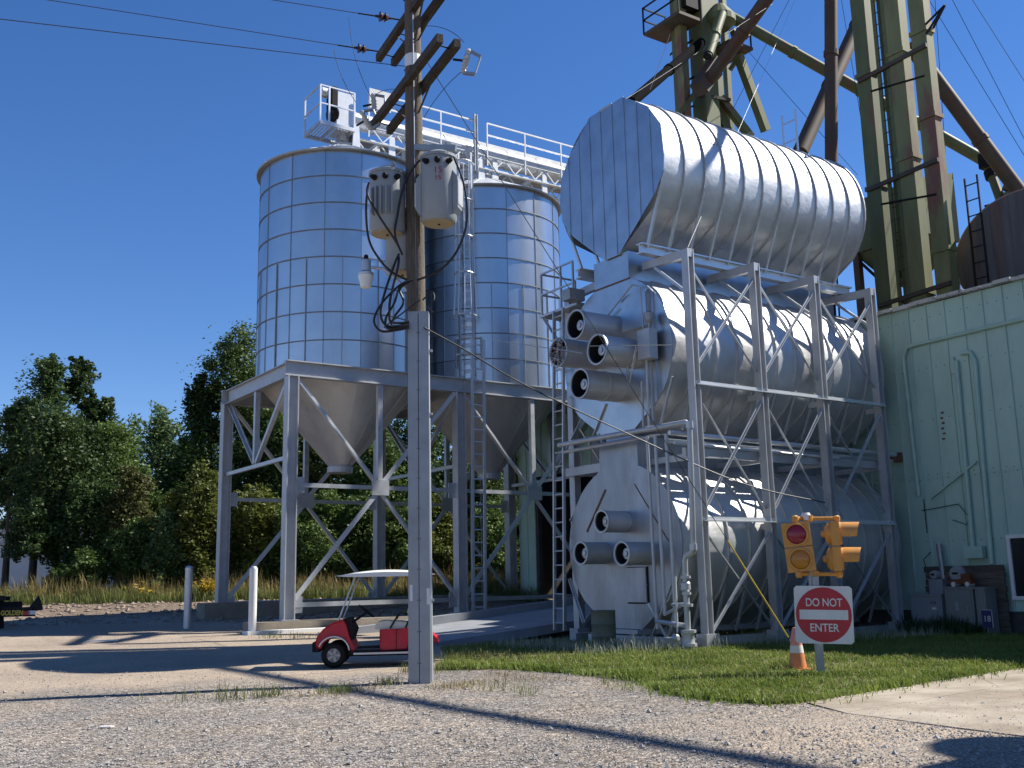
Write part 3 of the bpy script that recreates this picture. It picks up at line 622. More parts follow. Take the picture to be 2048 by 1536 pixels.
# ------------------------------------------------------------------ stacked dryer tanks
DC = 19.5; XE = 16.42; XR = 24.3
def upper_profile(rw, zw, top_half, ztop, bot_half, zbot, n=14):
    """right half outline (dy,z) from the top edge round to the bottom edge"""
    pts = []
    ht = ztop-zw
    a0 = math.acos(min(1, top_half/rw))
    for i in range(n+1):
        a = a0*(1-i/n); pts.append((rw*cos(a), zw+ht*sin(a)/sin(a0)))
    ex, ez = .80, -.62                                      # tangent round under the equator, then straight hopper
    for i in range(1, 6):
        a = -radians(42)*i/5; pts.append((rw*cos(a), zw+rw*sin(a)*.92))
    pts.append((bot_half, zbot)); return pts
def full(pr): return [(-a, z) for a, z in pr][::-1]+[(a, z) for a, z in pr]   # left bottom .. top .. right bottom
def tank(name, label, cy, zw, rw, top_half, ztop, bot_half, zbot, x0, x1, nseg, group):
    pr = upper_profile(rw, zw, top_half, ztop, bot_half, zbot); F_ = full(pr)
    t = thing(name, label, 'dryer tank', (x0, cy, zbot), group)
    dx = (x1-x0)/nseg; n = len(F_)
    mb = MB(); sub = 4
    for s in range(sub+1):
        u = s/sub; bul = .0
        mb.add([(u*dx, a, z-zbot) for a, z in F_], [])
    mb.f += [(s*n+i, s*n+i+1, (s+1)*n+i+1, (s+1)*n+i) for s in range(sub) for i in range(n-1)]
    me = shared('shell_panel', mb, 'silver')
    for k in range(nseg): inst('shell_panel', me, 'silver', t, (x0+k*dx, cy, zbot))
    # standing ribs follow the skin
    rb = MB(); w, hgt = .018, .045
    nrm = []
    for i in range(n):
        a = np.array(F_[max(i-1, 0)]); b = np.array(F_[min(i+1, n-1)]); d = b-a; d /= np.linalg.norm(d); nrm.append((-d[1], d[0]))
    o = 0
    V = []
    for (a, z), (na_, nz) in zip(F_, nrm):
        for q, h in ((-w, -.01), (-w, hgt), (w, hgt), (w, -.01)): V.append((q, a+na_*h, z-zbot+nz*h))
    rb.add(V, [(i*4+j, (i+1)*4+j, (i+1)*4+j+1, i*4+j+1) for i in range(n-1) for j in range(3)])
    rm = shared('rib', rb, 'silver_frame', False)
    for k in range(1 if nseg > 3 else 0, nseg+1): inst('rib', rm, 'silver_frame', t, (x0+k*dx-(.03 if k == nseg else 0), cy, zbot))
    return t, pr, F_
def clip_poly(poly, axis, lo, hi):
    for s, v in ((1, lo), (-1, hi)):
        out = []; n = len(poly)
        for i in range(n):
            a, b = poly[i], poly[(i+1) % n]; ia, ib = s*(a[axis]-v) >= 0, s*(b[axis]-v) >= 0
            if ia: out.append(a)
            if ia != ib:
                k = (v-a[axis])/(b[axis]-a[axis]); out.append((a[0]+(b[0]-a[0])*k, a[1]+(b[1]-a[1])*k))
        poly = out
    return poly
GD = 'silver dryer tanks stacked in a steel frame'
# --- top tank
T1, pr1, F1 = tank('dryer_tank', 'top silver dryer tank with plain ribbed end, highest of the stack', 19.4, 11.62, 2.05, .66, 13.63, .27, 9.6, 16.38, 24.0, 11, GD)
EP = [(y_-19.4, z_) for y_, z_ in ((18.70,13.68),(20.08,13.66),(20.96,12.94),(21.40,12.38),(21.49,11.67),(21.40,11.14),(20.96,10.60),(19.68,9.58),(19.12,9.58),(17.70,10.72),(17.34,11.20),(17.30,11.62),(17.36,12.42),(17.80,13.05))]
w = 4.24/9
for k in range(9):
    y0, y1 = -2.13+k*w, -2.13+(k+1)*w
    pl = clip_poly(EP, 0, y0+.003, y1-.003)
    part('end_panel', MB().plate(pl, (16.36, 19.4, 0), (0, 1, 0), (0, 0, 1), (1, 0, 0), .02), 'silver_plate', T1)
    if k:
        zs = [z for a, z in clip_poly(EP, 0, y0-.02, y0+.02)]
        part('standing_seam', MB().span((16.342, 19.4+y0-.010, min(zs)), (16.36, 19.4+y0+.010, max(zs))), 'silver_plate', T1)
bt = MB()
for k in range(76): bt.box((16.5+k*.0985, 19.4-1.93+.01*(k % 2), 12.36), (.03, .03, .03))
tag(part('bolt_row', bt, 'galv_dull', T1), kind='stuff')
ridge = MB().box((20.2, 19.4, 13.66), (7.7, .5, .06)); part('ridge_cap', ridge, 'silver_frame', T1)
part('ridge_flange', MB().beam((17.0, 18.80, 13.62), (23.9, 18.80, 13.62), .05, .09), 'silver_frame', T1)
for sy in (-1, 1):
    for k in range(11):
        x = 16.44+k*.6927
        part('strut', MB().beam((x, 19.4+sy*1.90, 11.0), (x, 19.4+sy*1.27, 9.52), .06, .06), 'bright', T1)
# roof ladder stub at the far end
lt = thing('ladder', 'short ladder standing on the far end of the top dryer tank', 'ladder', (23.0, 19.0, 13.5))
for y in (18.7, 19.2):
    part('rail', MB().beam((23.0, y, 13.45), (23.0, y, 15.0), .045), 'bright', lt)
for z in (14.1, 14.7): part('rung', MB().beam((23.0, 18.7, z), (23.0, 19.2, z), .03), 'bright', lt)
# --- middle tank
T2, pr2, F2 = tank('dryer_tank', 'middle silver dryer tank with four fan barrels on its end', DC, 7.0, 2.06, .66, 8.90, .45, 5.0, XE+.03, XR, 11, GD)
part('end_plate', MB().plate(clip_poly(F2, 0, -2.1, 1.5), (XE, DC, 0), (0, -1, 0), (0, 0, 1), (1, 0, 0), .03), 'silver_plate', T2)
part('end_flange', MB().plate(F2, (XE+.032, DC, 0), (0, -1, 0), (0, 0, 1), (1, 0, 0), .02), 'silver_plate', T2)
part('seam_angle', MB().beam((XE-.02, DC-1.35, 5.2), (XE-.02, DC-1.35, 8.35), .035, .05), 'silver_frame', T2)
part('neck', MB().span((XE+.005, DC-.66, 8.87), (XR-.1, DC+.70, 9.62)), 'silver_plate', T2)
part('neck_flange', MB().beam((XE-.012, DC-.72, 8.9), (XE-.012, DC+.74, 8.9), .03, .03), 'rust', T2)
part('bottom_neck', MB().span((XE+.04, DC-.45, 4.75), (XR-.1, DC+.5, 5.08)), 'silver_plate', T2)
part('air_box', MB().box((XE-.05, 18.6, 8.0), (.1, .9, .9)), 'silver_plate', T2)
# --- lower tank
T3, pr3, F3 = tank('dryer_tank', 'lowest silver dryer tank with three fan barrels and access door', DC, 2.35, 2.10, .74, 4.22, .62, .40, XE+.03, XR, 11, GD)
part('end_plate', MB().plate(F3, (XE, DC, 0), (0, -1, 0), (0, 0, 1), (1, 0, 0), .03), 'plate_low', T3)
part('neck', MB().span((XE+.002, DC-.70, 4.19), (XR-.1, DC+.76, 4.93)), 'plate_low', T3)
rs = part('weld_patch', MB().beam((XE-.008, DC+.55, 3.75), (XE-.008, DC+1.35, 2.75), .055, .012, up=(1, 0, 0)), 'rust', T3)
part('weld_patch', MB().beam((XE-.008, DC-.55, 3.8), (XE-.008, DC-1.65, 2.4), .02, .012, up=(1, 0, 0)), 'rust', T3)
part('door_shade_outline', MB().box((XE-.012, 18.97, 1.41), (.03, .74, .86)), 'dark_in', T3)  # dark outline standing in for the shading round the door
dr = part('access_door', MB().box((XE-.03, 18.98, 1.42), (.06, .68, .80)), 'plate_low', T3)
part('handle', MB().box((XE-.05, 18.66, 1.42), (.04, .1, .05)), 'galv_dull', dr)
part('hinge_bar', MB().box((XE-.045, 18.64, 1.42), (.02, .03, .86)), 'galv_dull', dr)
part('skid', MB().beam((XE-.1, DC-.62, .34), (XE-.1, DC+.62, .34), .12, .1).beam((XE, DC-.55, .34), (XR, DC-.55, .34), .14, .14).beam((XE, DC+.55, .34), (XR, DC+.55, .34), .14, .14), 'silver_frame', T3)
for tk, pr, zl, ztop in ((T2, pr2, 5.05, 6.0), (T3, pr3, .3, 1.45)):
    for k in range(11):
        x = XE+.1+k*.7136
        part('strut', MB().beam((x, DC-1.95, ztop+.2), (x, DC-1.42, zl), .055, .055), 'silver_frame', tk)
def fan(tk, y, z, L, r, guard=False, xe=XE, collar=False):
    f = part('fan_barrel', MB().lathe((xe-L, y, z), [(r, 0), (r, L)], (1, 0, 0), 28, caps=False), 'silver', tk, smooth=True)
    part('lip', MB().lathe((xe-L-.02, y, z), [(r-.025, 0), (r+.02, 0), (r+.02, .05), (r-.025, .05), (r-.025, 0)], (1, 0, 0), 28, caps=False), 'silver_frame', f)
    part('throat', MB().lathe((xe-L+.01, y, z), [(r-.03, 0), (r-.03, .55), (.02, .56)], (1, 0, 0), 28, caps=False), 'dark_in', f, smooth=True)
    part('motor_hub', MB().lathe((xe-L+.09, y, z), [(.02, 0), (.06, .0), (.065, .03), (.13, .035), (.14, .06), (.14, .4)], (1, 0, 0), 18), 'galv', f, smooth=True)
    for k in range(5):
        a = 2*pi*k/5+.3; part('blade', MB().beam((xe-L+.45, y+.1*cos(a), z+.1*sin(a)), (xe-L+.47, y+(r-.05)*cos(a), z+(r-.05)*sin(a)), .1, .012, up=(1, .6*cos(a+1.57), .6*sin(a+1.57))), 'dark_in', f)
    if collar: part('collar', MB().lathe((xe-L*.42, y, z), [(r, 0), (r+.022, 0), (r+.022, .05), (r, .05)], (1, 0, 0), 28, caps=False), 'silver_frame', f)
    if guard:
        random.seed(3)
        for k in range(13):
            a = random.random()*6.28; b = a+1.8+random.random()*2.4
            part('guard_wire', MB().tube((xe-L-.03, y+r*cos(a), z+r*sin(a)), (xe-L-.03, y+r*cos(b), z+r*sin(b)), .014, n=5), 'galv_dull', f)
        for q in (.4, .7): part('guard_ring', MB().pipe([(xe-L-.04, y+r*q*cos(a), z+r*q*sin(a)) for a in np.linspace(0, 2*pi, 17)], .014, 5), 'rust', f)
    return f
fan(T2, 19.52, 7.72, 1.18, .36); fan(T2, 18.72, 6.94, 1.18, .36); fan(T2, 19.44, 6.23, 1.18, .36, collar=True); fan(T2, 20.36, 7.20, 1.10, .36, guard=True)
fan(T3, 19.36, 2.92, .72, .26); fan(T3, 20.2, 2.20, .72, .27); fan(T3, 18.63, 2.14, .74, .27)
cb = part('control_box', MB().box((XE-.22, 18.02, 7.02), (.26, .42, .72)), 'silver_frame', T2)
part('horn', MB().lathe((XE-.2, 17.95, 7.62), [(.03, -.2), (.05, -.1), (.11, 0), (.12, .16), (.06, .2)], n=12), 'galv_dull', cb)
part('conduit', MB().pipe([(XE-.2, 18.1, 6.7), (XE-.2, 18.12, 5.0)], .035).pipe([(XE-.16, 18.35, 6.2), (XE-.16, 18.36, 5.0)], .03).pipe([(XE-.2, 18.15, 7.35), (XE-.2, 18.22, 8.5), (XE-.2, 18.5, 8.62), (XE-.1, 19.6, 8.1)], .022), 'silver_frame', T2)
random.seed(9)
for k in range(6):
    y0 = 18.15+random.random()*.2; z0 = 7.1-random.random()*.3
    pts = [(XE-.24-.06*k*.3, y0+.1, z0), (XE-.4, y0+.35+.1*random.random(), z0-.45-.5*random.random()), (XE-.35, y0+.25+.2*random.random(), z0-1.0*random.random()-.2), (XE-.3, y0+.5, z0-.15)]
    part('loose_wire', MB().pipe([tuple(np.array(pts[0])*(1-s)**3+3*np.array(pts[1])*s*(1-s)**2+3*np.array(pts[2])*s*s*(1-s)+np.array(pts[3])*s**3) for s in np.linspace(0, 1, 9)], .014, 5), 'galv', T2)

# --- frame
FX = (16.86, 19.12, 21.36, 23.68); FYF = 17.2; FYB = 21.85
fr = thing('dryer_scaffold', 'silver painted steel post and brace frame round the stacked dryer tanks', 'steel frame', (16.86, 17.2, 0))
for x in FX:
    for y in (FYF, FYB):
        part('post', MB().ibeam((x, y, .05), (x, y, 9.26), .22, .20, .025, up=(1, 0, 0)), 'silver_frame', fr)
        part('foot', MB().box((x, y, .18), (.4, .34, .30)), 'silver_frame', fr)
    part('cap_beam', MB().beam((x, FYF-.1, 9.16), (x, 18.75, 9.24), .14, .2), 'silver_frame', fr)
    part('cap_beam', MB().beam((x, FYB+.1, 9.16), (x, 20.25, 9.24), .14, .2), 'silver_frame', fr)
    part('knee_brace', MB().angle((x, FYF+.05, 8.2), (x, 18.35, 9.12), .07, .02), 'galv', fr)
    for z in (6.0, 4.45, 2.85):
        if z != 6.0 or x > 17: part('tie', MB().beam((x, FYF+.1, z-.12), (x, FYF+.42 if z != 4.45 else FYB-.1, z-.12), .1, .14), 'silver_frame', fr)
for y in (18.18, 20.62):
    part('rail_beam', MB().ibeam((16.22, y, 9.46), (24.1, y, 9.46), .22, .26, .035), 'bright', fr)
for y in (FYF, FYB):
    for z in (6.02, 2.87): part('girt', MB().angle((FX[0], y-.09, z), (FX[3]+.1, y-.09, z), .11, .025), 'bright', fr)
    part('girt', MB().beam((FX[0]-.2, y+.25, 4.42), (FX[3]+.5, y+.25, 4.42), .12, .2), 'silver_frame', fr)
    for i in range(3):
        a, b = FX[i]+.11, FX[i+1]-.11
        for z0, z1 in ((6.5, 8.85), (3.15, 5.75), (.4, 2.6)):
            part('brace', MB().angle((a, y-.06, z0), (b, y-.06, z1), .06, .016), 'silver_frame', fr)
            part('brace', MB().angle((a, y+.02, z1), (b, y+.02, z0), .06, .016), 'galv', fr)
for y in (FYF+.4, FYB-.3): part('sill', MB().beam((16.4, y, .12), (24.2, y, .12), .25, .22), 'silver_frame', fr)
part('sill', MB().beam((16.25, 17.4, .16), (16.25, 20.6, .16), .2, .2), 'silver_frame', fr)
part('end_strut', MB().angle((XE-.1, 18.5, .2), (XE-.1, 17.75, 1.4), .07, .02).angle((XE-.1, 17.9, .2), (XE-.1, 18.5, 1.0), .07, .02).angle((XE-.1, 19.3, .35), (XE-.1, 18.8, .1), .06, .02), 'galv', fr)
part('end_beam', MB().beam((16.6, 18.9, 4.35), (16.6, FYB+.1, 4.35), .12, .22), 'silver_frame', fr)
part('end_strut', MB().angle((16.5, FYB-.2, 3.1), (16.5, 20.3, 4.3), .09, .02).angle((16.5, FYB-.1, 1.6), (16.5, 21.2, .5), .07, .02), 'galv', fr)
part('end_strut', MB().angle((16.6, FYB, 5.0), (16.6, 20.3, 6.6), .06, .02).angle((16.6, 20.3, 4.95), (16.6, 20.9, 5.9), .06, .02).angle((16.4, 20.6, 4.95), (16.4, 19.9, 5.9), .06, .02), 'galv', fr)
# upper landing on the left of the dryer
ld = thing('access_platform', 'small railed landing beside the neck of the middle dryer tank', 'platform', (17.0, 21.2, 8.7))
part('floor', MB().box((17.1, 21.85, 8.78), (1.3, 1.7, .07)), 'galv', ld)
for x, y in ((16.5, 22.65), (17.7, 22.65), (16.5, 21.2), (16.5, 21.75)): part('rail_post', MB().beam((x, y, 8.8), (x, y, 10.0), .05), 'galv', ld)
for z in (9.4, 10.0): part('rail', MB().beam((16.5, 21.2, z), (16.5, 22.65, z), .045).beam((16.5, 22.65, z), (17.7, 22.65, z), .045), 'galv', ld)
part('bracket', MB().angle((16.5, 22.6, 8.75), (16.5, 21.9, 7.9), .06, .02), 'galv', ld); part('bracket', MB().angle((17.7, 22.6, 8.75), (17.7, 21.9, 7.9), .06, .02), 'galv', ld)
part('motor', MB().box((16.3, 20.95, 8.95), (.5, .35, .3)), 'galv_dull', ld)
ladder('ladder', 'tall thin ladder on the left side of the lowest dryer tank', (16.25, 21.9, .3), (16.25, 21.55, 8.7), .42, (0, 1, 0), 'galv', .36, rail=.045)
# --- gas train
gp = thing('gas_piping', 'silver painted gas pipes with valves in front of the dryer', 'pipework', (15.98, 16.8, 0))
X0 = 15.98
part('header', MB().pipe([(X0, 21.35, 5.0), (X0, 16.62, 4.95), (X0, 16.52, 4.86), (X0, 16.6, 2.2), (X0, 16.63, 2.1), (X0-.02, 16.83, 2.03), (X0-.02, 16.87, 1.9), (X0, 16.9, .05)], .065, 10), 'silver_frame', gp, smooth=True)
part('header', MB().pipe([(X0+.12, 21.3, 4.82), (X0+.12, 18.0, 4.80), (X0+.12, 17.42, 4.8), (X0+.12, 17.4, .5)], .045, 8), 'silver_frame', gp, smooth=True)
part('header', MB().pipe([(X0+.3, 17.5, 4.85), (24.6, 17.5, 4.75)], .06, 8).pipe([(X0+.3, 17.62, 4.68), (24.6, 17.62, 4.6)], .05, 8).pipe([(X0+.3, 17.35, 4.6), (22, 17.35, 4.52)], .035, 8), 'bright', gp, smooth=True)
for y, zb in ((17.94, .45), (17.66, .75)): part('drop_pipe', MB().pipe([(X0, y, 4.8), (X0, y-.06, zb)], .04, 8), 'silver_frame', gp, smooth=True)
part('elbow', MB().lathe((X0, 16.52, 4.8), [(.085, 0), (.085, .16)], n=10).lathe((X0, 16.6, 2.15), [(.085, 0), (.085, .14)], n=10), 'galv', gp)
for z, r_ in ((1.55, .11), (1.2, .1), (.95, .13), (.40, .17), (.30, .12), (.12, .17)): part('flange', MB().lathe((X0, 16.88, z), [(r_, 0), (r_, .06)], n=12), 'silver_frame', gp)
vv = part('valve', MB().lathe((X0, 16.9, .1), [(.08, 0), (.15, .06), (.12, .2), (.15, .3), (.08, .36)], n=14).lathe((X0, 16.9, 1.25), [(.06, 0), (.11, .06), (.11, .2), (.06, .26)], n=12), 'silver_frame', gp, smooth=True)
part('bonnet', MB().lathe((X0-.1, 17.1, .28), [(.05, 0), (.09, .05), (.09, .15), (.04, .2)], (0, 1, 0), 12), 'silver_frame', vv)
part('branch', MB().pipe([(X0, 17.9, .62), (X0, 16.95, .55)], .05).pipe([(X0, 17.6, .78), (X0, 17.0, 1.0)], .035).pipe([(X0, 17.35, .98), (X0, 16.95, 1.0)], .04), 'silver_frame', gp)
part('stem', MB().tube((X0-.1, 17.12, .4), (X0-.1, 17.1, 1.6), .02, n=6), 'white_paint', gp)
# drum and spare bits at the foot of the dryer
solo('steel_drum', MB().lathe((15.35, 19.0, 0), [(.28, 0), (.29, .03), (.28, .06), (.28, .27), (.29, .29), (.28, .31), (.28, .54), (.29, .56), (.28, .58), (.28, .84), (.29, .86), (.25, .87)], n=24), 'drum', 'dull olive steel drum standing by the lowest dryer tank', 'drum', smooth=True)

# ------------------------------------------------------------------ drive ramp into the green building
rp = thing('drive_ramp', 'grey concrete truck ramp rising to the dark doorway behind the dryer', 'ramp', (18, 25, 0))
for k in range(6):
    x0, x1 = 11.2+k*2.25, 11.2+(k+1)*2.25-.012
    f = lambda x: -.06+(x-11.2)*.083
    part('ramp_slab', MB().add([(x0, 23.0, f(x0)), (x1, 23.0, f(x1)), (x1, 27.6, f(x1)), (x0, 27.6, f(x0)), (x0, 23.0, f(x0)-.24), (x1, 23.0, f(x1)-.24), (x1, 27.6, f(x1)-.24), (x0, 27.6, f(x0)-.24)], [(0,1,2,3),(7,6,5,4),(0,4,5,1),(1,5,6,2),(2,6,7,3),(3,7,4,0)]), 'ramp', rp)
part('side_curb', MB().prof((12.5, 27.7, .2), (24.6, 27.7, 1.15), [(-.15, -.3), (.15, -.3), (.15, .1), (-.15, .1)]), 'ramp', rp)
for k in range(5): part('pier', MB().span((13.5+k*2.3, 23.3, -.1), (13.9+k*2.3, 27.2, -.06+(13.5+k*2.3-11.2)*.083-.23)), 'footing', rp)

# ------------------------------------------------------------------ green clad building
WX = 24.9; EV = 8.78
bd = thing('green_building', 'mint green metal clad mill building on the right', 'building', (WX, 18, 0))
PW = .55
def clad_mesh(h):
    mb = MB(); mb.add([(0, .012, 0), (0, PW-.012, 0), (0, PW-.012, h), (0, .012, h), (.04, .012, 0), (.04, PW-.012, 0), (.04, PW-.012, h), (.04, .012, h)], [(0,1,2,3),(0,3,7,4),(1,5,6,2)])
    mb.add([(0, PW-.03, 0), (-.04, PW-.02, 0), (-.04, PW+.008, 0), (0.03, PW+.012, 0), (0, PW-.03, h), (-.04, PW-.02, h), (-.04, PW+.008, h), (.03, PW+.012, h)], [(0,1,5,4),(1,2,6,5),(2,3,7,6)])
    return shared('wall_panel', mb, 'cladding', False)
zsp = 4.05; LOW = clad_mesh(zsp-.55); UPP = clad_mesh(EV-zsp-.01); DOOR = (27.6, 34.9, 5.75); LINT = clad_mesh(EV-DOOR[2]-.01)
y = -4.0
WIN = (13.42, 14.62, .95, 2.36)
while y < 36.0:
    if DOOR[0] < y+.2 < DOOR[1]: inst('wall_panel', LINT, 'cladding', bd, (WX, y, DOOR[2]))
    else: inst('wall_panel', UPP, 'cladding', bd, (WX, y, zsp))
    if not (DOOR[0] < y+.2 < DOOR[1]): inst('wall_panel', LOW, 'cladding', bd, (WX+.012, y, .55))
    y += PW
part('wall_core', MB().span((WX+.06, -4, -.2), (WX+.25, DOOR[0], EV)).span((WX+.06, DOOR[1], -.2), (WX+.25, 36.2, EV)).span((WX+.06, DOOR[0], DOOR[2]), (WX+.25, DOOR[1], EV)), 'roofing', bd)
part('foundation', MB().span((WX-.04, -4, -.3), (WX+.06, DOOR[0], .58)).span((WX-.04, DOOR[1], -.3), (WX+.06, 36.2, .58)), 'roofing', bd)
part('back_wall', MB().span((33.5, -4, -.2), (33.7, 36.2, EV)).span((WX+.3, 36.0, -.2), (33.5, 36.2, EV)).span((WX+.3, -4, -.2), (33.5, -3.8, EV)), 'roofing', bd)
part('roof', MB().add([(WX+.02, -4.2, EV+.03), (WX+.02, 36.3, EV+.03), (33.8, 36.3, EV+.75), (33.8, -4.2, EV+.75), (WX+.02, -4.2, EV-.05), (WX+.02, 36.3, EV-.05), (33.8, 36.3, EV+.6), (33.8, -4.2, EV+.6)], [(0,1,2,3),(7,6,5,4),(0,4,5,1),(1,5,6,2),(2,6,7,3),(3,7,4,0)]), 'roofing', bd)
random.seed(4)
yy = -4.0
while yy < 36.2:
    L_ = .35+.5*random.random(); o_ = random.random()*.05
    part('eave_trim', MB().box((WX-.03-o_*.5, yy+L_/2, EV+.04+random.random()*.03), (.22+o_, L_-.01, .07+.05*random.random())), 'trim', bd); yy += L_
fl = part('floor', MB().span((WX-.3, DOOR[0]-.1, .0), (33, DOOR[1]+.1, .62)), 'footing', bd)
def window(y0, y1, z0, z1):
    w = part('window', MB().span((WX-.02, y0, z0), (WX+.02, y1, z1)), 'glass', bd)
    part('frame', MB().span((WX-.07, y0-.09, z0-.09), (WX, y1+.09, z0)).span((WX-.07, y0-.09, z1), (WX, y1+.09, z1+.09)).span((WX-.068, y0-.09, z0), (WX, y0, z1)).span((WX-.068, y1, z0), (WX, y1+.09, z1)), 'white_paint', w)
window(*WIN)
window(12.6, 13.7, 4.35, 5.3)
cn = MB().pipe([(WX-.06, 17.05, 3.6), (WX-.06, 17.13, 7.45), (WX-.06, 17.0, 7.68), (WX-.06, 16.75, 7.72), (WX-.06, -3, 7.98)], .055, 8)
part('conduit', cn, 'conduit', bd, smooth=True)
part('conduit', MB().pipe([(WX-.07, 15.62, 2.0), (WX-.07, 15.55, 7.05)], .06, 8), 'conduit', bd, smooth=True)
part('conduit', MB().pipe([(WX-.07, 15.15, 1.75), (WX-.07, 15.12, 3.5), (WX-.07, 15.03, 6.95), (WX-.07, 15.14, 7.2), (WX-.07, 15.4, 7.22)], .06, 8), 'conduit', bd, smooth=True)
part('bracket', MB().box((WX-.05, 15.68, 6.95), (.04, .12, .45)), 'conduit', bd); part('strut', MB().beam((WX-.08, 16.7, 3.5), (WX-.1, 15.25, 4.35), .05), 'conduit', bd)
part('junction_box', MB().box((WX-.12, 15.55, 2.05), (.2, .52, .3)), 'conduit', bd)
part('loose_cable', MB().pipe([(WX-.06, 17.0, 3.2), (WX-.08, 15.9, 3.3), (WX-.1, 15.62, 2.95), (WX-.1, 15.7, 2.75), (WX-.09, 16.1, 2.9)], .012, 5).pipe([(WX-.08, 16.9, 3.5), (WX-.1, 16.88, 2.9), (WX-.06, 16.9, 2.6)], .014, 5).pipe([(WX-.06, 16.85, 2.1), (WX-.12, 17.05, 1.9), (WX-.12, 16.95, 1.5), (WX-.06, 16.7, 1.1)], .014, 5), 'cable', bd)
sc_ = MB()
for z_ in (2.35, 4.0, 4.12, 5.6, 7.0, 8.4):
    k_ = 9.0
    while k_ < 24:
        sc_.box((WX-.004, k_+.1*random.random(), z_+.03*random.random()), (.012, .025, .025)); k_ += .275
tag(part('screw_heads', sc_, 'galv_dark', bd), kind='stuff')
mk = MB()
for k in range(6): mk.box((WX-.008, 16.15+.03*(k % 2), 5.75-.14*k), (.01, .08, .05))
part('rust_mark', mk, 'rust', bd)
part('pipe_sleeve', MB().box((WX-.1, 17.6, 4.7), (.2, .3, .24)), 'rust', bd)
# meter board with planks and cabinets
mbd = thing('meter_board', 'weathered plank board with two electric meters on the green wall', 'meter board', (WX-.2, 15.9, 0))
for k in range(10):
    part('plank', MB().span((WX-.22-.012*(k % 3), 14.75+.02*(k % 2), .05+k*.168), (WX-.16, 17.0-.03*(k % 3), .05+(k+1)*.168-.012)), 'plank', mbd)
for y_, z_, r_ in ((16.62, 1.5, .12), (15.98, 1.52, .2)):
    mt = part('meter', MB().lathe((WX-.40, y_, z_), [(.05, 0), (r_*.85, .01), (r_, .06), (r_, .18)], (1, 0, 0), 20), 'meter', mbd, smooth=True)
    part('dial', MB().box((WX-.41, y_, z_+.01), (.01, r_*.8, .05)), 'black', mt)
part('meter_box', MB().box((WX-.32, 16.55, 1.2), (.2, .4, .38)), 'cab_grey', mbd)
part('conduit', MB().tube((WX-.2, 16.45, 1.4), (WX-.2, 16.5, 2.3), .07, n=10), 'galv_dull', mbd)
def cabinet(label, y0, y1, z1, m):
    t = thing('electrical_cabinet', label, 'cabinet', (WX-.6, (y0+y1)/2, 0), 'cabinets by the meter board')
    part('body', MB().span((WX-.78, y0, -.05), (WX-.3, y1, z1)), m, t)
    part('lid', MB().span((WX-.82, y0-.03, z1), (WX-.28, y1+.03, z1+.04)), m, t)
    d = part('door', MB().span((WX-.80, y0+.05, .05), (WX-.775, y1-.05, z1-.05)), m, t)
    part('handle', MB().box((WX-.82, y0+.14, z1*.55), (.03, .04, .14)), 'galv_dull', d)
    return t
c1 = cabinet('pale grey electrical cabinet nearest the dryer frame', 16.18, 17.1, .98, 'cab_grey')
text('number', '124', .12, (WX-.805, 16.42, .8), (0, -1, 0), (0, 0, 1), 'black', c1)
part('sticker', MB().box((WX-.805, 16.4, .66), (.006, .12, .05)), 'white_paint', c1)
c2 = cabinet('taller grey green electrical cabinet with the toy truck on it', 15.3, 16.08, 1.16, 'cab_tan')
part('sticker', MB().box((WX-.805, 15.75, .72), (.006, .09, .2)), 'xfmr', c2)
cabinet('narrow grey cabinet on the right of the meter board', 14.98, 15.24, 1.14, 'cab_tan')
ty = thing('toy_truck', 'small orange toy truck on top of the taller cabinet', 'toy truck', (WX-.55, 15.7, 1.2))
part('body', MB().span((WX-.65, 15.4, 1.27), (WX-.45, 16.0, 1.38)).span((WX-.64, 15.45, 1.38), (WX-.46, 15.68, 1.52)), 'orange_toy', ty)
for y_ in (15.5, 15.88): part('wheel', MB().lathe((WX-.68, y_, 1.26), [(.06, 0), (.06, .26)], (1, 0, 0), 12), 'cone_white', ty)
ys_ = thing('yard_sign', 'small navy yard sign with white figures at the right edge', 'sign', (WX-1.2, 14.72, 0))
part('board', MB().box((WX-1.2, 14.72, .45), (.012, .26, .42)), 'blue_sign', ys_); part('stake', MB().box((WX-1.2, 14.72, .14), (.01, .02, .3)), 'galv_dull', ys_)
part('border', MB().box((WX-1.208, 14.72, .655), (.01, .27, .012)).box((WX-1.208, 14.585, .45), (.01, .012, .42)), 'sign_white', ys_)
text('figures', '18', .2, (WX-1.209, 14.72, .44), (0, -1, 0), (0, 0, 1), 'sign_white', ys_)
P = scatter(np.array([(23.3, 15.0), (24.0, 14.9), (24.0, 17.0), (23.3, 17.0)]), 900, 31, .0)
tag(blades('iris_leaves', P, .36, .018, 'leaf_dark', 32, .6), 'dark strappy leaves growing before the electrical cabinets', 'plants', kind='stuff')

# unseen shed added beyond the right edge to cast shade on the apron
sh = thing('shadow_shed', 'unseen green clad shed added at the right to shade the apron', 'building', (19.5, 0, 0))
part('wall', MB().span((15.4, -12, 0), (23.6, 2.95, 8.2)), 'cladding', sh)
part('shadow_vent', MB().lathe((18.6, 2.2, 8.0), [(.5, 0), (.5, 2.2), (.9, 2.25), (.1, 2.8)], n=14), 'galv_dull', sh)  # roof stub added for the spur in the shade on the apron
part('roof', MB().add([(15.3, -12.2, 8.2), (23.7, -12.2, 8.2), (23.7, 3.05, 8.2), (15.3, 3.05, 8.2), (15.3, -4.6, 11.2), (23.7, -4.6, 11.2)], [(0,1,5,4),(2,3,4,5),(0,4,3),(1,2,5),(3,2,1,0)]), 'roofing', sh)

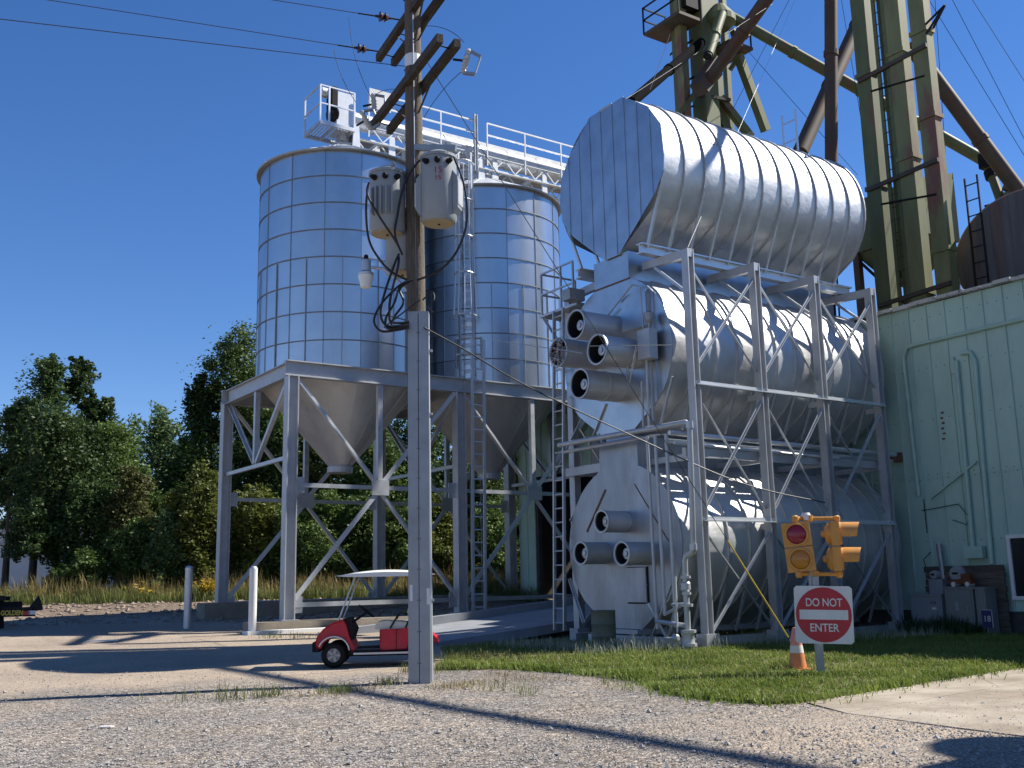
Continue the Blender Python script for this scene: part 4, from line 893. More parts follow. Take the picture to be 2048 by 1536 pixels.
# ------------------------------------------------------------------ bucket elevator legs on the roof
def leg(label, x, y, wx, wy, m, z0, z1, bands, group='green bucket elevator legs'):
    t = thing('bucket_elevator', label, 'elevator', (x, y, z0), group)
    z = z0
    cuts = [z0]+bands+[z1]
    for a, b in zip(cuts[:-1], cuts[1:]): part('casing', MB().span((x, y, a+.012), (x+wx, y+wy, b-.012)), m, t)
    for a in bands: part('flange', MB().span((x-.045, y-.045, a-.07), (x+wx+.045, y+wy+.045, a+.07)), m, t)
    return t
leg('olive green elevator leg casing, leftmost of the three on the roof', 27.0, 18.86, .36, .52, 'green_shade', 9.0, 26, [13.55, 17.4])
leg('rust streaked olive elevator leg casing, middle of the three', 27.0, 17.65, .40, .52, 'green_rusty', 9.0, 26, [9.8, 14.1, 17.6])
leg('rust streaked olive elevator leg casing, rightmost of the three', 27.0, 16.80, .36, .52, 'green_rusty', 9.0, 26, [10.9, 15.1, 17.9])
et = thing('elevator_ladder', 'olive ladder and rail running up between the elevator legs', 'ladder', (27.0, 18.4, 9))
for y_ in (18.58, 18.25): part('rail', MB().beam((27.05, y_, 9.1), (27.05, y_, 26), .12, .06), 'green_shade', et)
part('back_channel', MB().span((27.3, 18.2, 9.0), (27.5, 18.62, 26)), 'green_shade', et)
for k in range(40): part('rung', MB().tube((27.03, 18.25, 9.4+k*.41), (27.03, 18.58, 9.4+k*.41), .018, n=5), 'spout', et)
tie = thing('leg_bracing', 'dark steel cross ties joining the olive elevator legs', 'bracing', (27, 18, 9))
for z in (9.7, 13.5, 17.2): part('tie', MB().beam((26.95, 19.3, z), (26.95, 16.8, z+.12), .08, .13), 'spout', tie)
for z in (12.9, 16.7): part('rod', MB().tube((27.0, 18.9, z), (27.0, 17.0, z-.3), .035, n=6), 'black', tie)
part('outrigger', MB().beam((27.0, 16.8, 18.0), (27.0, 16.1, 18.3), .05).beam((27.0, 16.8, 17.7), (27.0, 16.1, 18.3), .05).beam((27.4, 16.8, 18.0), (27.0, 16.1, 18.3), .05), 'black', tie)
part('base_beam', MB().beam((26.6, 19.5, 9.12), (26.6, 16.6, 9.12), .3, .3).beam((27.9, 19.5, 9.12), (27.9, 16.6, 9.12), .3, .3), 'trim', tie)
part('base_pad', MB().span((26.9, 17.5, 8.7), (27.7, 18.3, 9.1)).span((26.9, 18.75, 8.7), (27.7, 19.5, 9.15)), 'concrete', tie)
# hopper house behind the legs
hs = thing('elevator_pit_house', 'dark olive sheet metal hopper box behind the elevator legs', 'hopper', (29, 20, 8.9))
part('box', MB().add([(28.6, 18.6, 12.2), (30.6, 18.6, 12.2), (30.6, 21.4, 12.2), (28.6, 21.4, 12.2), (28.6, 18.6, 14.0), (30.6, 18.6, 14.6), (30.6, 21.4, 14.6), (28.6, 21.4, 14.0)], [(3,2,1,0),(4,5,6,7),(0,1,5,4),(1,2,6,5),(2,3,7,6),(3,0,4,7)]), 'green_shade', hs)
part('cone', MB().add([(28.7, 18.7, 12.2), (30.5, 18.7, 12.2), (30.5, 21.3, 12.2), (28.7, 21.3, 12.2), (29.3, 19.6, 11.0), (29.9, 19.6, 11.0), (29.9, 20.4, 11.0), (29.3, 20.4, 11.0)], [(0,1,5,4),(1,2,6,5),(2,3,7,6),(3,0,4,7),(4,5,6,7)]), 'green_shade', hs)
for x_, y_ in ((28.7, 18.8), (30.4, 18.8), (28.7, 21.2), (30.4, 21.2)): part('leg', MB().beam((x_, y_, 8.9), (x_, y_, 12.2), .22), 'spout', hs)
part('spout', MB().tube((29.6, 20, 11.1), (29.2, 18.3, 9.3), .25, n=12), 'spout', hs)
part('brace', MB().beam((28.7, 21.2, 9.2), (28.7, 18.8, 12.0), .08).beam((28.7, 18.8, 9.2), (28.7, 21.2, 12.0), .08), 'black', hs)
# old grain leg bin seen right of the dryer top: timber and cable clutter
cl = thing('timber_post', 'weathered timber post with dangling cables behind the dryer', 'post', (26.2, 20.6, 8.9))
part('post', MB().beam((26.2, 20.62, 8.9), (26.2, 20.55, 12.2), .34, .3), 'wood', cl)
part('conduit', MB().pipe([(26.0, 20.2, 8.9), (26.0, 20.15, 11.9)], .035, 6).pipe([(26.0, 20.05, 8.9), (26.0, 20.0, 11.6), (26.2, 19.6, 11.9)], .03, 6).pipe([(25.9, 19.9, 9.2), (25.9, 20.4, 9.6), (25.9, 20.0, 10.0)], .03, 6), 'black', cl)
# stained tank on the roof
TS, prS, FS = tank('stained_tank', 'dark soot stained dryer tank end above the green wall', 15.1, 10.6, 2.1, .15, 12.25, 1.9, 8.85, 28.0, 34.0, 3, None)
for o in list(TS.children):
    if o.name.startswith(('shell_panel', 'rib')): o.data.materials[0] = M['sunlit_rust']
for k in range(7):
    y0 = -2.1+k*.6; part('end_panel', MB().plate(clip_poly(FS, 0, y0+.004, y0+.596), (27.97, 15.1, 0), (0, -1, 0), (0, 0, 1), (1, 0, 0), .025), 'stained', TS)
lt = thing('ladder', 'dark ladder standing against the stained tank on the roof', 'ladder', (27.8, 16.5, 9))
for y_ in (16.55, 16.15): part('rail', MB().beam((27.8, y_, 9.0), (27.8, y_, 13.1), .045), 'black', lt)
for k in range(8): part('rung', MB().beam((27.8, 16.55, 9.5+k*.48), (27.8, 16.15, 9.5+k*.48), .03), 'black', lt)

# ------------------------------------------------------------------ lattice tower and spouts behind the dryer
def P3(x, y, D): return gD(x, y, D)
DT = 38.0
tw = thing('elevator_tower', 'olive green elevator tower with platforms above the top dryer tank', 'elevator tower', (*gD(1420, 1100, DT)[:2], 0))
def post(px, D, w, m='green_shade', ytop=-420, z0=0.0, name='post'):
    p = gD(px, 240, D); q = gD(px-3, ytop, D); part(name, MB().beam((p[0], p[1], z0), (p[0], p[1], q[2]), w, w, up=(1, 0, 0)), m, tw)
    return p
post(1359, DT-.6, .20); post(1371, DT-.9, .34, 'green_rusty')
post(1414, DT-.4, .72); post(1436, DT+.2, .40); post(1460, DT+1.2, .22, 'green_shade')
def seg(a, b, Da, Db, w, m='green_shade', h=None, name='brace', up=(0, 0, 1), t=None):
    part(name, MB().beam(P3(*a, Da), P3(*b, Db), w, h or w, up), m, t or tw)
for (a, b) in (((1370,165),(1400,145)),((1370,90),(1400,70)),((1368,20),(1400,60)),((1360,225),(1400,205)),((1372,60),(1395,20))): seg(a, b, DT-.8, DT, .07, 'black')
seg((1478,115),(1532,262), DT-.2, DT+.5, .30)
seg((1440,195),(1502,275), DT-.2, DT+.2, .26); seg((1428,200),(1460,285), DT, DT+.2, .35)
seg((1404,170),(1352,235), DT-.8, DT-1.2, .2); seg((1398,190),(1460,200), DT-.9, DT-.3, .12, 'spout')
seg((1460,140),(1480,110), DT, DT-.2, .14); seg((1465,60),(1482,110), DT+.2, DT, .2)
# platforms
def platform(c, L_, W_, D, name='platform'):
    p = gD(*c, D); part(name, MB().box(p, (L_, W_, .12)), 'spout', tw)
    return p
p = platform((1345,55), 1.2, 2.0, DT-.8); 
for dx, dy in ((-.6, 1), (-.6, -1), (.6, 1), (.6, -1)): part('rail_post', MB().beam(p+np.array([dx, dy, 0]), p+np.array([dx, dy, 1.15]), .05), 'black', tw)
for z in (.6, 1.12): part('rail', MB().beam(p+np.array([-.6, -1, z]), p+np.array([-.6, 1, z]), .05).beam(p+np.array([-.6, 1, z]), p+np.array([.6, 1, z]), .05), 'black', tw)
p = platform((1455,105), 1.3, 1.5, DT); part('rail_post', MB().beam(p+np.array([.6, -.7, 0]), p+np.array([.6, -.7, .9]), .05), 'black', tw)
p = platform((1425,40), 1.1, 1.5, DT+.2)
part('distributor', MB().lathe(gD(1440, 45, DT-.4), [(.35, -.3), (.62, -.05), (.62, .2), (.25, .7)], n=20), 'green_shade', tw)
part('head_box', MB().box(gD(1372, 0, DT-.8), (.7, .7, 1.0)), 'black', tw)
random.seed(12)
for k in range(9):
    a = (1362+random.random()*60, -40+random.random()*150); b = (a[0]+random.random()*60-30, a[1]+40*random.random())
    seg(a, b, DT-.3, DT+.4, .05, 'black')
def spout(label, a, b, Da, Db, r, m='spout', name='grain_spout', n=14):
    mb = MB().tube(P3(*a, Da), P3(*b, Db), r, n=n); p0, p1 = P3(*a, Da), P3(*b, Db)
    d = (p1-p0); L_ = np.linalg.norm(d); d /= L_
    t = thing(name, label, 'spout', (p0+p1)/2, 'grain spouts of the elevator')
    nseg = max(2, int(L_/3)); 
    for k in range(nseg): part('pipe', MB().tube(p0+d*L_*k/nseg, p0+d*(L_*(k+1)/nseg-.01), r, n=n), m, t, smooth=True)
    for k in range(1, nseg): part('coupling', MB().tube(p0+d*(L_*k/nseg-.09), p0+d*(L_*k/nseg+.09), r+.035, n=n), m, t)
    return t
s1 = spout('open ended pale olive spout hanging beneath the tower distributor', (1443,28), (1416,110), DT-1.2, DT-2.2, .20, 'green_shade')
part('mouth', MB().tube(P3(1417,104, DT-2.15), P3(1415,113, DT-2.25), .17, n=12), 'dark_in', s1)
s2 = spout('thick weathered spout crossing before the tower to a square elbow', (1560,-40), (1415,165), 33, DT-2, .24)
part('elbow', MB().beam(P3(1432,128, DT-1.6), P3(1398,178, DT-2.2), .55, .55), 'spout', s2)
spout('black spout slanting down behind the top dryer tank', (1402,85), (1262,205), DT-1, 31, .18, 'blackish')
spout('long olive spout slanting from the tower to the right', (1455,30), (2010,345), DT, 36.5, .22, 'green_shade')
spout('red brown spout rising behind the elevator legs to the right', (1600,305), (1765,-60), 33.5, 37, .27, 'spout')
spout('vertical dark spout standing right of the top dryer tank', (1663,345), (1661,-120), 33, 33, .22, 'spout')
spout('weathered spout coming down from the legs at the right edge', (1820,90), (2110,480), 33.5, 33, .26, 'spout')
spout('pale olive spout crossing the stained tank at the right edge', (2010,370), (2080,400), 34.5, 34, .2, 'green_shade')
vb = thing('spout_valve', 'dark two way valve box hanging at the end of the olive spout', 'valve', P3(1985,330,35))
part('box', MB().box(P3(1977,322,35), (.5, .5, .55)), 'black', vb); part('pipe', MB().tube(P3(1978,335,35), P3(2003,405,34.6), .16, n=12), 'green_shade', vb)
part('clamp', MB().tube(P3(1980,343,35), P3(1984,356,34.9), .22, n=12), 'black', vb)
rh = thing('roof_hopper', 'olive hopper with handrail on the roof at the right edge', 'hopper', P3(2035,440,34))
part('cone', MB().add([P3(x, y, D) for x, y, D in ((2005,385,34),(2080,370,34),(2080,470,34),(2040,470,34),(2020,440,34))]+[P3(x, y, D) for x, y, D in ((2005,385,36),(2080,370,36),(2080,470,36),(2040,470,36),(2020,440,36))], [(0,1,2,3,4),(9,8,7,6,5)]+[(i, 5+i, 5+(i+1) % 5, (i+1) % 5) for i in range(5)]), 'green_shade', rh)
part('rail', MB().beam(P3(1970,412,33.5), P3(2030,395,34), .06).beam(P3(1970,412,33.5), P3(1990,418,33.5), .06), 'black', rh)
# unseen pipe added above the view to cast the shadow line across the gravel
gp2 = thing('grain_spout', 'unseen high spout added above the view to shadow the yard gravel', 'spout', (28.6, 4, 23.5), 'grain spouts of the elevator')
part('pipe', MB().tube((28.55, 15.5, 23.5), (28.55, -14, 23.5), .17, n=14), 'spout', gp2)

# ------------------------------------------------------------------ utility pole
PB = np.array([8.57, 15.40, 0.0])
def pole_at(z): return PB+np.array([-.0075*z, .005*z, z])
AD = np.array([sin(radians(8.78)), cos(radians(8.78)), 0]); WD = np.array([-AD[1], AD[0], 0])
up_ = thing('utility_pole', 'weathered wooden utility pole with grey riser covers up its foot', 'utility pole', PB)
part('shaft', MB().pipe([pole_at(z) for z in (0, 3, 6, 9, 13.4)], [.175, .17, .166, .16, .14], 16), 'wood', up_, smooth=True)
for sx, w_ in ((-.092, .172), (.092, .172)):
    a = PB+HR*sx-HF*.13; rzz = -YAW
    g_ = part('riser_cover', MB().box((a[0], a[1], 3.08), (w_, .24, 6.2), rzz), 'galv_dull', up_)
    for k in range(12): q = a-HF*.122; part('screw', MB().box((q[0]+HR[0]*(-.07 if sx > 0 else .07), q[1]+HR[1]*(-.07 if sx > 0 else .07), .3+k*.5), (.015, .01, .015), rzz), 'black', g_)
q = PB+HR*.19-HF*.15; part('riser_pipe', MB().pipe([q+(0, 0, 0), q+(-.03, .02, 6.1)], .028, 8), 'bright', up_)
for z in (1.3, 4.4, 5.5): part('strap', MB().box((q[0], q[1], z), (.09, .05, .04), -YAW), 'galv', up_)
for dx, z in ((-.13, 1.42), (.15, 1.36)):
    a = PB+HR*dx-HF*.255; part('tag_plate', MB().box((a[0], a[1], z), (.05, .006, .26), -YAW), 'white_paint', up_)
for k in range(9):
    q = pole_at(6.6+k*.7)+HR*(.17 if k % 2 else -.17); part('step_bolt', MB().tube(pole_at(6.6+k*.7), q, .012, n=5), 'black', up_)
part('ground_wire', MB().pipe([pole_at(z)-HF*(.15)+HR*.02 for z in (6.2, 8, 10, 12.5)], .012, 5), 'strand', up_)
part('strap', MB().lathe(pole_at(10.95), [(.15, -.12), (.155, -.12), (.155, .12), (.15, .12)], n=16, caps=False), 'white_paint', up_)
ZA, ZC = 10.5, 11.95
def arm(pf, pn, z):
    a, b = gZ(*pf, z), gZ(*pn, z); part('crossarm', MB().beam(a, b, .115, .15), 'arm', up_); return a, b
aA = arm((745,252), (880,76), ZA); aB = arm((778,262), (915,86), ZA)
cf = gZ(757, 117, ZC); aC = (cf, cf-AD*3.66); part('crossarm', MB().beam(*aC, .115, .15), 'arm', up_)
cf = gZ(787, 126, ZC); aD = (cf, cf-AD*3.66); part('crossarm', MB().beam(*aD, .115, .15), 'arm', up_)
for a, z in ((aA, ZA), (aB, ZA), (aC, ZC), (aD, ZC)):
    pz = pole_at(z-.75)
    for t in (.28, .72): part('arm_brace', MB().beam(a[0]+(a[1]-a[0])*t, pz, .035, .008), 'spout', up_)
for t in (.06, .3, .94):
    part('spacer_bolt', MB().tube(aA[0]+(aA[1]-aA[0])*t, aB[0]+(aB[1]-aB[0])*t+(aB[0]-aA[0])*.2, .014, n=5), 'black', up_)
    part('spacer_bolt', MB().tube(aC[0]+(aC[1]-aC[0])*t, aD[0]+(aD[1]-aD[0])*t, .014, n=5), 'black', up_)
pz = pole_at(9.25); tb = gD(895, 297, 17.2)
part('transformer_arm', MB().beam(pz-HF*.1-HR*.05, tb+(HR*.15), .07, .11), 'galv_dull', up_)

def transformer(label, c, z0, z1, r, fins, m='xfmr'):
    t = thing('transformer', label, 'transformer', (c[0], c[1], z0), 'pole transformers'); h = z1-z0
    tk = part('tank', MB().lathe((c[0], c[1], z0), [(r*.86, 0), (r*.9, .0), (r, .05), (r*1.0, h-.1), (r*.97, h-.04), (r*.6, h+.03), (.02, h+.05)], n=32), m, t, smooth=True)
    part('base', MB().lathe((c[0], c[1], z0-.012), [(.02, 0), (r*.84, 0), (r*.84, .02)], n=32), 'xfmr_base', t)
    part('drain_plug', MB().lathe((c[0], c[1], z0-.03), [(.02, 0), (.025, .02)], n=8), 'black', t)
    part('lid_band', MB().lathe((c[0], c[1], z1-.10), [(r, 0), (r+.018, 0), (r+.018, .05), (r, .05)], n=32, caps=False), m, t)
    n = -HF
    for k in (-1, 0, 1):
        a = atan2(n[1], n[0])+k*.62; d = np.array([cos(a), sin(a), 0]); p = np.array([c[0], c[1], z1-.22])+d*r
        part('low_voltage_bushing', MB().lathe(p, [(.05, 0), (.055, .03), (.03, .04), (.03, .08), (.045, .085), (.02, .12)], d, 10), 'black', t)
    a = np.array([c[0], c[1], z1])+HR*.08+HF*.1
    part('top_bushing', MB().lathe(a, [(.06, 0), (.08, .03), (.05, .06), (.075, .09), (.045, .12), (.065, .15), (.03, .22)], n=12), 'porcelain_grey', t)
    if fins == 'fins':
        for k in range(5):
            a = atan2(n[1], n[0])+.35-k*.26; d = np.array([cos(a), sin(a), 0]); b = np.array([c[0], c[1], 0])+d*(r+.035)
            part('cooling_fin', MB().plate([(-.08, z0+.22), (.035, z0+.3), (.035, z1-.42), (-.08, z1-.36)], (b[0], b[1], 0), d, (0, 0, 1), np.cross(d, (0, 0, 1)), .03), m, t)
    if fins == 'radiator':
        for sg in (1, -1):
            d0 = HR*sg*.92-HF*.25*(1 if sg > 0 else -.2); d0 /= np.linalg.norm(d0); b = np.array([c[0], c[1], 0])+d0*(r-.02)
            sd = np.cross(d0, (0, 0, 1))
            rd = part('radiator', MB().plate([(0, z0+.1), (.09, z0+.22), (.09, z1-.48), (0, z1-.36)], (b[0], b[1], 0)-sd*.12, d0, (0, 0, 1), sd, .24), m, t)
            for k in range(4): part('fin', MB().beam(b+d0*.1+sd*(-.09+k*.06)+(0, 0, z0+.28), b+d0*.1+sd*(-.09+k*.06)+(0, 0, z1-.54), .022, .03), 'white_paint', rd)
    return t
def offs(l, f): return PB+HR*l+HF*f
tA = transformer('pale grey transformer with cooling fins, left of the pole', offs(-.56, -.02), 7.66, 8.84, .32, 'fins')
tB = transformer('pale grey transformer with red markings, right of the pole', offs(.38, -.36), 7.72, 8.98, .315, 'radiator')
tC = transformer('pale grey transformer low behind the pole, under the finned one', offs(-.33, .32), 7.02, 8.2, .31, None)
cB = offs(.38, -.36)
text('rating', '15', .16, (cB[0]-HF[0]*.318+.01, cB[1]-HF[1]*.318, 8.58), HR, (0, 0, 1), 'sign_red', tB, off=.004)
text('rating', '15', .13, (cB[0]-HF[0]*.318+.01, cB[1]-HF[1]*.318, 8.44), HR, (0, 0, 1), 'sign_red', tB, off=.004)
for c in (tA, tB, tC): pass
# yard lamp on its arm
lm_ = gD(732, 552, 17.5)
lp = thing('yard_lamp', 'dusk to dawn yard lamp on a curved arm left of the pole', 'lamp', lm_-np.array([0, 0, .25]))
part('arm', MB().pipe([pole_at(6.42), pole_at(6.75)-HR*.25, lm_+(0, 0, .13)+HR*.3, lm_+(0, 0, .15)+HR*.1], .026, 8), 'galv', lp)
part('housing', MB().lathe(lm_, [(.13, 0), (.135, .05), (.09, .09), (.085, .28), (.06, .3)], n=18), 'galv', lp, smooth=True)
part('refractor', MB().lathe(lm_-(0, 0, .22), [(.06, 0), (.09, .01), (.135, .2), (.14, .22)], n=18), 'white_plastic', lp, smooth=True)
part('photocell', MB().lathe(lm_+(0, 0, .3), [(.035, 0), (.04, .02), (.04, .07), (.02, .09)], n=12), 'black', lp)
# cutouts and insulators
def cutout(label, c, tilt=.25):
    c = np.array(c, float); t = thing('fuse_cutout', label, 'fuse cutout', c-np.array([0, 0, .2]), 'fuse cutouts on the crossarms')
    u = np.array([0, 0, 1])+HR*tilt; u /= np.linalg.norm(u); s = HR-u*(HR@u); s /= np.linalg.norm(s)
    part('porcelain_body', MB().lathe(c-u*.22, [(.03, 0), (.055, .03), (.04, .06), (.06, .09), (.04, .12), (.06, .15), (.04, .18), (.06, .21), (.04, .24), (.06, .28), (.04, .32), (.055, .4), (.03, .44)], u, 12), 'porcelain_grey', t, smooth=True)
    part('fuse_tube', MB().tube(c-u*.18+s*.2, c+u*.12+s*.22, .018, n=8), 'galv', t)
    part('contact', MB().beam(c+u*.2, c+u*.13+s*.22, .05, .04), 'galv_dull', t); part('hinge', MB().beam(c-u*.22, c-u*.2+s*.2, .05, .05), 'galv_dull', t)
    part('bracket', MB().beam(c, c-s*.22-u*.02, .03), 'black', t)
cutout('grey porcelain fuse cutout hanging at the near end of the lower crossarm', gD(932, 122, 16.0))
cutout('grey porcelain fuse cutout at the far end of the lower crossarm', gD(748, 208, 19.0), -.1)
cutout('grey porcelain fuse cutout beside the lower end of the far crossarm', gD(732, 240, 18.9), -.5)
def insulator(label, c, d):
    t = thing('strain_insulator', label, 'insulator', c, 'strain insulators on the crossarms')
    part('discs', MB().lathe(c, [(.02, -.16), (.03, -.1), (.06, -.08), (.09, -.03), (.03, -.02), (.07, .02), (.1, .07), (.03, .08), (.025, .16)], d, 14), 'porcelain', t, smooth=True)
    part('clevis', MB().tube(np.array(c)-d*.16, np.array(c)-d*.4, .016, n=6).tube(np.array(c)+d*.16, np.array(c)+d*.5, .014, n=6), 'black', t)
def vplane(P0, d, px, py):
    n = np.array([d[1], -d[0], 0]); r_ = ray(px, py); return CAM+r_*((n@(P0-CAM))/(n@r_))
def sag(a, b, s, n=12): return [a+(b-a)*t-np.array([0, 0, s*4*t*(1-t)]) for t in np.linspace(0, 1, n)]
for lab, p0, D0, p1 in (('uppermost power line leaving the pole to the left', (790,38), 18.2, (560,2)), ('middle power line leaving the pole to the left', (745,101), 19.6, (110,2)), ('lowest power line leaving the pole to the left', (815,133), 17.5, (0,38))):
    a = gD(*p0, D0); b = vplane(a, WD, *p1); e = a+(b-a)*1.9
    solo('power_line', MB().pipe([a+(e-a)*t for t in np.linspace(0, 1, 10)], .0075, 5), 'wire', lab, 'wire', loc=a, group='power lines')
    d = (b-a)/np.linalg.norm(b-a)
    if D0 != 17.5:
        insulator('brown porcelain strain insulator on the '+lab.split(' leaving')[0], a-d*.05+d*.28, d)
for lab, pts in (('thin jumper wire hanging from the middle power line', [(698,35,19.2),(702,90,19.2),(712,140,19),(745,200,18.9)]), ('thin jumper wire hanging from the lowest power line', [(668,100,18.6),(672,130,18.6),(690,175,18.6),(712,205,18.7)]), ('looping wire from near fuse cutout to the pole', [(925,142,16.0),(895,165,16.2),(868,200,16.6),(848,235,17.2)]), ('curved wire arching right above the lower crossarms', [(852,52,17.2),(880,50,16.8),(910,62,16.4),(928,85,16.1)]), ('wire arching from far fuse cutout to the pole', [(750,190,19),(765,178,18.7),(790,175,18.2),(818,182,17.6)])):
    ctrl = [gD(x, y, D) for x, y, D in pts]
    bz = [ctrl[0]*(1-t)**3+3*ctrl[1]*t*(1-t)**2+3*ctrl[2]*t*t*(1-t)+ctrl[3]*t**3 for t in np.linspace(0, 1, 10)]
    solo('jumper_wire', MB().pipe(bz, .006, 5), 'wire', lab, 'wire', loc=ctrl[0], group='jumper wires at the pole')
def cable(label, pts, r=.02, m='cable', cat='cable', name='power_cable', group='black cables on the pole'):
    C_ = [gD(*p) for p in pts]; n = len(C_); out = []
    for i in range(n-1):
        p0, p1, p2, p3 = C_[max(i-1, 0)], C_[i], C_[i+1], C_[min(i+2, n-1)]
        for t in np.linspace(0, 1, 7)[:-1]: out.append(.5*((2*p1)+(-p0+p2)*t+(2*p0-5*p1+4*p2-p3)*t*t+(-p0+3*p1-3*p2+p3)*t**3))
    out.append(C_[-1]); return solo(name, MB().pipe(out, r, 6), m, label, cat, loc=C_[0], group=group)
cable('black cable looping down right of the red marked transformer', [(908,315,16.9),(928,370,16.8),(934,440,16.8),(915,500,16.9),(880,540,17.1),(835,560,17.3)])
cable('black cable crossing from the right transformer to the left below', [(858,312,17.0),(835,325,17.2),(808,370,17.2),(795,430,17.2),(790,470,17.2),(805,510,17.3)])
cable('black cable from the finned transformer down to its cable bunch', [(738,365,17.0),(735,390,17.0),(760,435,17.0),(790,480,17.1),(803,505,17.2)])
cable('black cable dropping along the left edge of the finned transformer', [(736,372,17.0),(732,420,17.1),(738,480,17.2),(760,520,17.2),(785,545,17.3),(815,560,17.4)])
for k, (w_, lab) in enumerate(((0, 'outermost'), (12, 'second'), (24, 'third'), (34, 'fourth'), (42, 'innermost'))):
    cable(lab+' black cable loop hanging left of the pole above the riser', [(806-(k % 2)*8,505+k*3,17.2),(785+w_*.3,525+k*4,17.15),(760+w_*.6,590+k*3,17.1),(752+w_*.8,630,17.1),(768+w_*.4,655-k*4,17.1),(800,655-k*3,17.15),(818,652-k*3,17.2)] if k % 2 else [(825,560,17.2),(800,570+k*2,17.15),(765+w_,605,17.1),(748+w_,640-k*2,17.1),(762+w_*.5,662-k*3,17.1),(795,660-k*2,17.15),(818,655-k*2,17.2)], .021)
cable('black service cable hanging from the pole to the green building', [(848,655,17.2),(930,700,18.3),(1050,770,20),(1250,865,22),(1480,965,23.2),(1650,1005,25)], .014)
cable('short black cable with tail beside the top of the riser', [(845,600,17.3),(865,585,17.2),(868,600,17.1),(855,612,17.1),(868,625,17.0)], .014)
cable('straight dark strut line crossing left of the riser top', [(768,655,17.2),(800,630,17.2),(840,600,17.3)], .012)
# guy wire with yellow guard
ga = gZ(1600, 1312, .02); gtop = pole_at(11.2)+HR*.12
gw = thing('guy_wire', 'guy wire from the pole with a yellow plastic guard near the cone', 'guy wire', ga)
gdv = (gtop-ga)/np.linalg.norm(gtop-ga)
part('strand', MB().tube(ga, gtop, .008, n=5), 'wire', gw); part('guard', MB().tube(ga+gdv*.45, ga+gdv*2.75, .016, n=8), 'yellow', gw); part('anchor_rod', MB().tube(ga-gdv*.1, ga+gdv*.4, .014, n=6), 'galv_dull', gw)

# thin stays and strands about the elevator
def stay(label, a, b, r=.010, m='wire'):
    A_, B_ = gD(*a), gD(*b); solo('stay_wire', MB().tube(A_, B_, r, n=5), m, label, 'wire', loc=A_, group='stay wires of the elevator')
stay('bright strand rising from the first frame post past the top tank', (1376,494,24), (1590,0,30), .004, 'strand')
stay('dark wire slanting from the end of the top dryer tank to the tower', (1252,198,24), (1545,8,34), .006, 'wire')
stay('dark stay wire crossing behind the top dryer tank to the right', (1490,95,38), (1715,350,36))
stay('dark stay wire falling left of the tower', (1345,55,37), (1300,180,30))
stay('dark stay wire rising right of the tower', (1465,220,38), (1578,0,36))
stay('right stay wire beyond the elevator legs, upper', (1945,0,34), (2060,180,32)); stay('right stay wire beyond the elevator legs, middle', (1905,0,34), (2060,300,32)); stay('right stay wire beyond the elevator legs, lower', (1858,0,34), (2060,330,32))
stay('thin vertical stay between dark spout and elevator legs', (1683,0,36), (1737,330,34), .010); stay('second thin vertical stay between dark spout and elevator legs', (1700,0,36), (1733,330,34), .010)
stay('thin stay hanging right of the rightmost elevator leg', (1870,0,34), (1893,340,33), .010)
stay('pale wire running from the lower fan guard leftwards', (1165,706,23.6), (985,680,31), .012, 'strand')
stay('pale wire crossing the middle dryer tank fans', (1180,692,23.2), (1345,690,23), .010, 'strand')

